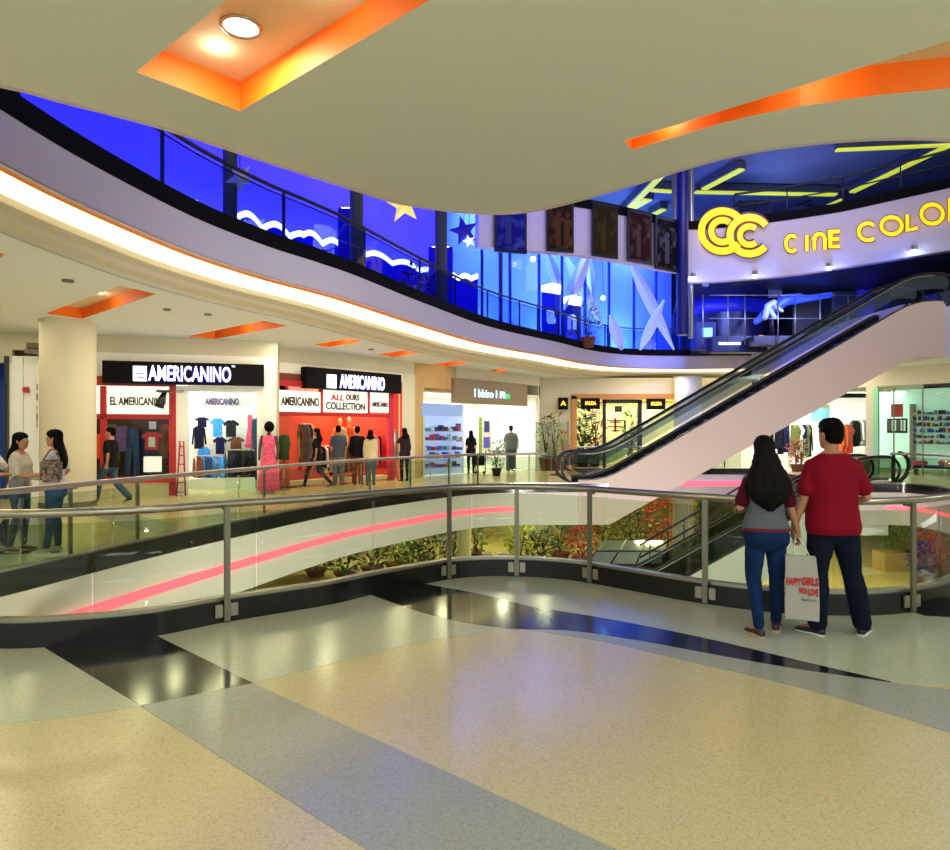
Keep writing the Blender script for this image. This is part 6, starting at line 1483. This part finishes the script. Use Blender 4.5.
# ================================================================== the floor below, seen through the void
bm = BM(); box(bm, -40, 44, LOW, 40, 44.3, SB+.5); struct('wall_lower', bm, mat('lower_wall', (188, 168, 96), .6, var=.25, scale=.6), smooth=False)
bm = BM(); box(bm, 36, -6, LOW, 36.3, 44, SB+.2); struct('wall_lower.001', bm, MATS['lower_wall'], smooth=False)
bm = BM(); box(bm, -36.3, -6, LOW, -36, 44, SB+.2); struct('wall_lower.002', bm, MATS['lower_wall'], smooth=False)
bm = BM(); box(bm, -40, 33.9, SB, 40, 46, SB+.2); struct('ceiling.003', bm, MATS['lower_wall'], smooth=False)
# bright shop openings on the lower level (windows in the back wall)
LW = Wall((-24, 43.9), (24, 43.9))
for i, (a, b, rgb) in enumerate(((300, 372, (236, 232, 170)), (380, 462, (60, 50, 24)), (515, 560, (200, 190, 140)), (566, 606, (90, 70, 36)), (612, 668, (120, 110, 50)), (700, 770, (50, 40, 26)), (770, 800, (150, 130, 70)), (805, 840, (96, 70, 50)))):
    A, B = LW.at(a), LW.at(b); t = thing('lower_shop_front', ('pale', 'dark', 'cream', 'brown', 'olive', 'black', 'sand', 'umber')[i]+' shop front on the floor below, seen through the railing glass', 'shop front', ((A.x+B.x)/2, 43.8, LOW))
    bm = BM(); box(bm, A.x, 43.7, LOW, B.x, 43.9, -1.9); obj('panel', bm, mat('lower_shop_%d' % i, rgb, .5), t); bm = BM(); box(bm, A.x, 43.6, -2.2, B.x, 43.9, -1.9); obj('header', bm, mat('lower_header', (226, 200, 110), .5, emit=.5), t)
bm = BM(); box(bm, 7.0, 26.6, SB-.0, 7.05, 26.65, SB+.01); bm.free()
lows = [(316, 31, 1.4, 1.6, LEAFY), (345, 30, 1.6, 1.5, LEAF), (372, 31, 1.9, 1.6, LEAFD), (396, 32, 1.8, 1.7, LEAFY), (412, 30.5, 1.5, 1.4, LEAF), (432, 31, 2.0, 1.7, LEAFD), (453, 33, 2.3, 1.4, LEAFD), (476, 34, 2.6, 1.4, LEAF), (520, 33, 2.2, 1.5, LEAFY), (541, 31.5, 2.0, 1.5, LEAFD), (560, 34, 2.4, 1.6, LEAF), (582, 33, 2.1, 1.5, LEAFR),
        (606, 34, 2.4, 1.6, LEAFY), (628, 33, 3.2, 2.0, LEAFD), (643, 34, 3.6, 2.2, LEAFY), (660, 33, 3.4, 1.9, LEAFR), (694, 34, 3.4, 1.8, LEAF), (716, 33, 3.5, 2.0, LEAFD), (738, 34, 3.6, 2.0, LEAF)]
kinds = {id(LEAFY): 'yellow green', id(LEAF): 'mid green', id(LEAFD): 'dark green', id(LEAFR): 'red leafed'}
for px, Y, h, w_, m in lows:
    side = 'left of the lower escalator' if px < 610 else 'just behind the lower escalator'
    plant('%s leafy plant on the floor below, %s' % (kinds[id(m)], side), pz(px, 0, Y).x, Y, LOW, h, w_, m, 240, 'potted_plant', group='%s plants on the floor below %s' % (kinds[id(m)], side), ls=.3)
for px, lb in ((487.5, 'large white urn on the floor below, left one of the pair'), (503, 'large white urn on the floor below, right one of the pair')):
    x = pz(px, 0, 29).x; t = thing('urn', lb, 'urn', (x, 29, LOW))
    bm = BM(); lathe(bm, (x, 29, LOW), [(.16, 0), (.2, .05), (.12, .15), (.3, .45), (.38, .8), (.32, 1.15), (.2, 1.3), (.27, 1.42), (.24, 1.42), (.17, 1.3)], 24); obj('vessel', bm, mat('urn_white', (228, 224, 206), .4), t, True)
    bm = BM(); lathe(bm, (x, 29, LOW-.0), [(.22, 0), (.22, .04)], 20); obj('foot', bm, STEELD, t)
# planters at the right
for px, w_, m, lb in ((899, 1.0, 'planter_tan', 'tan planter box on the floor below, right of the man'), (922, .9, 'planter_olive', 'olive planter box on the floor below at the right railing post')):
    x = pz(px, 0, 32.5).x; t = thing('planter_box', lb, 'planter', (x, 32.5, LOW))
    bm = BM(); box(bm, x-w_, 32, LOW, x+w_, 33, LOW+.85); obj('box', bm, mat(m, (176, 150, 92) if 'tan' in m else (136, 126, 80), .6), t)
    bm = BM()
    for k in range(420):
        c = Vector((x+R.uniform(-w_, w_), 32.5+R.uniform(-.45, .45), LOW+.85+R.random()**.8*1.2)); d = Vector((R.uniform(-1, 1), R.uniform(-1, 1), R.uniform(-.1, 1.4))).normalized(); s_ = d.cross(Vector((0, .3, 1))).normalized(); L = R.uniform(.16, .34)
        vs = [bm.verts.new(q) for q in (c, c+d*L*.5+s_*L*.14, c+d*L, c+d*L*.5-s_*L*.14)]; face(bm, vs[:3]); face(bm, [vs[0], vs[2], vs[3]])
    obj('foliage', bm, LEAF if 'tan' in m else LEAFY, t, False)
for i, (px, Y, z, c, lb) in enumerate(((926, 30, -3.3, (200, 50, 110), 'pink flower cluster on the floor below at the right edge'), (921, 29.4, -3.75, (40, 30, 150), 'purple flower cluster below the pink one at the right edge'), (938, 30.4, -3.6, (210, 70, 60), 'red flower cluster right of the pink one'), (947, 29.6, -3.9, (190, 90, 60), 'rust coloured flower cluster at the far right edge'))):
    plant(lb, pz(px, 0, Y).x, Y, LOW, z-LOW+.5, 1.0, mat('flower_%d' % i, c, .6, var=.3), 240, 'flower_pot', 'flowers', ls=.22)
# low glass canopy of the kiosk
t = thing('kiosk_canopy', 'low sloping glass canopy of a kiosk on the floor below, left of the lower escalator', 'kiosk', (4.6, 26.8, LOW))
c4 = [pz(592, 562, 25), pz(668, 557, 25), pz(688, 541, 27.5), pz(628, 541, 27.5)]
zc = -3.2
q4 = [Vector((4.1, 25.2, -3.35)), Vector((7.0, 25.2, -3.35)), Vector((7.9, 27.8, -2.85)), Vector((5.4, 27.8, -2.85))]
bm = BM(); extr(bm, q4, (0, 0, .02)); obj('glass_roof', bm, mat('canopy_glass', (150, 176, 176), .1, coat=.5), t, False)
for k in range(4): bm = BM(); tube(bm, [q4[k], q4[(k+1) % 4]], .05, 8); obj('frame_bar', bm, DARK, t, True)
for v in (.33, .66): bm = BM(); tube(bm, [q4[0].lerp(q4[1], v)+Z*.03, q4[3].lerp(q4[2], v)+Z*.03], .035, 8); obj('frame_bar', bm, DARK, t, True)
bm = BM(); tube(bm, [q4[0].lerp(q4[3], .5)+Z*.03, q4[1].lerp(q4[2], .5)+Z*.03], .035, 8); obj('frame_bar', bm, DARK, t, True)
for p in q4: bm = BM(); tube(bm, [p, Vector((p.x, p.y, LOW))], .05, 8); obj('leg', bm, DARK, t, True)
column('square lit cream column on the floor below, left of the urns', pz(464, 0, 30).x, 30, .32, LOW, SB, mat('low_column', (236, 226, 170), .5))
# lower escalator neighbour rails
t = thing('stair_rail', 'slanting dark handrail on the floor below, behind the lower escalator', 'railing', (5, 24, LOW))
for dz in (0, -.45): bm = BM(); tube(bm, [pz(640, 545, 24)+Z*dz, pz(740, 487, 24)+Z*dz], .04, 8); obj('rail', bm, DARK, t, True)
for px in (650, 668, 684, 700): p = pz(px, 545-(px-640)*.58, 24); bm = BM(); tube(bm, [p, p-Z*1.0], .025, 6); obj('post', bm, DARK, t, True)
# ================================================================== lamps of the hall
WARM = (1, .86, .62); NEUT = (1, .96, .9)
for i, (x, y, p) in enumerate(((0, -2.5, 150), (4.5, -1.5, 150), (-4.5, -1.5, 150), (8, 2.5, 130), (-8.5, 2.5, 130), (13, 8, 130))):
    lamp('ceiling_lamp', 'AREA', (x, y, SOF-.03), p*(.6 if x < -1 else 1.25), (1, .94, .76) if x < -1 else (.9, 1, .98), 2.6)
for (x, y, p) in ((-7.0, 8.2, 130), (-6.9, 11.6, 90), (-6.2, 14.6, 170), (-4.4, 17.0, 150), (-1.6, 20.2, 180), (1.6, 22.5, 200), (4.4, 26.8, 170), (-10, 10, 150), (8, 28.6, 160), (13.5, 22, 180), (13.6, 26, 150), (16, 16, 130), (-10.5, 14.2, 120)):
    for dx, dy in ((-.7, -.6), (.7, -.5), (-.6, .7), (.6, .6)):
        lamp('ceiling_lamp', 'AREA', (x+dx, y+dy, SOF-.03), p*.115, (1, .85, .6) if x < 0 else (1, .9, .7), .3)
for k, v in recess.items():
    c = sum((Vector(p) for p in v), Vector())/len(v)
    if k == 'big': pts = [(-1.75, 4.6), (-.9, 3.9), (0, 3.1)]; pw = 2.2
    elif k == 'slot':
        pts = [(1.55, 5.45), (2.4, 4.75), (3.3, 4.1)]; pw = 2.0
    else: pts = [(c.x, c.y)]; pw = 4
    for x, y in pts: lamp('recess_lamp', 'POINT', (x, y, SOF+.15), pw, (1, .9, .72), .05)
# lower floor
for x, y, p in ((-2, 32, 260), (3, 32, 260), (8, 31, 260), (13, 31, 300), (0, 38, 260), (8, 38, 260), (16, 36, 260), (-6, 34, 200), (17, 28, 200)):
    lamp('lower_lamp', 'AREA', (x, y, SB-.1), p, (1, .88, .5), 1.2)
for x, y, p in ((3, 12, 160), (8, 16, 160)): l = lamp('lower_lamp', 'AREA', (x, y, -3), 0, NEUT, 1)

# added fill lamps hidden under the near edge of the slab, washing the white slab face opposite
for (x, y, tx, ty, p) in ((-2.2, 6.4, -4.2, 9.5, 40), (-.4, 8.2, -2.6, 14, 70), (2.2, 7.4, 1.5, 18.7, 160), (6.0, 8.4, 7.5, 19, 220)):
    l = lamp('fill_lamp', 'AREA', (x, y, -.7), p*1.5, NEUT, .8, sy=.3); aim(l, (tx, ty, -.6))
for (x, y, tx, ty, tz, p) in ((2.2, 6.1, 7.5, 18.7, 1.6, 300),):  # added spot at the near soffit edge, fill light for the escalator side panel
    l = lamp('fill_spot', 'SPOT', (x, y, SOF-.1), p, NEUT, .2, angle=38, blend=1); aim(l, (tx, ty, tz))
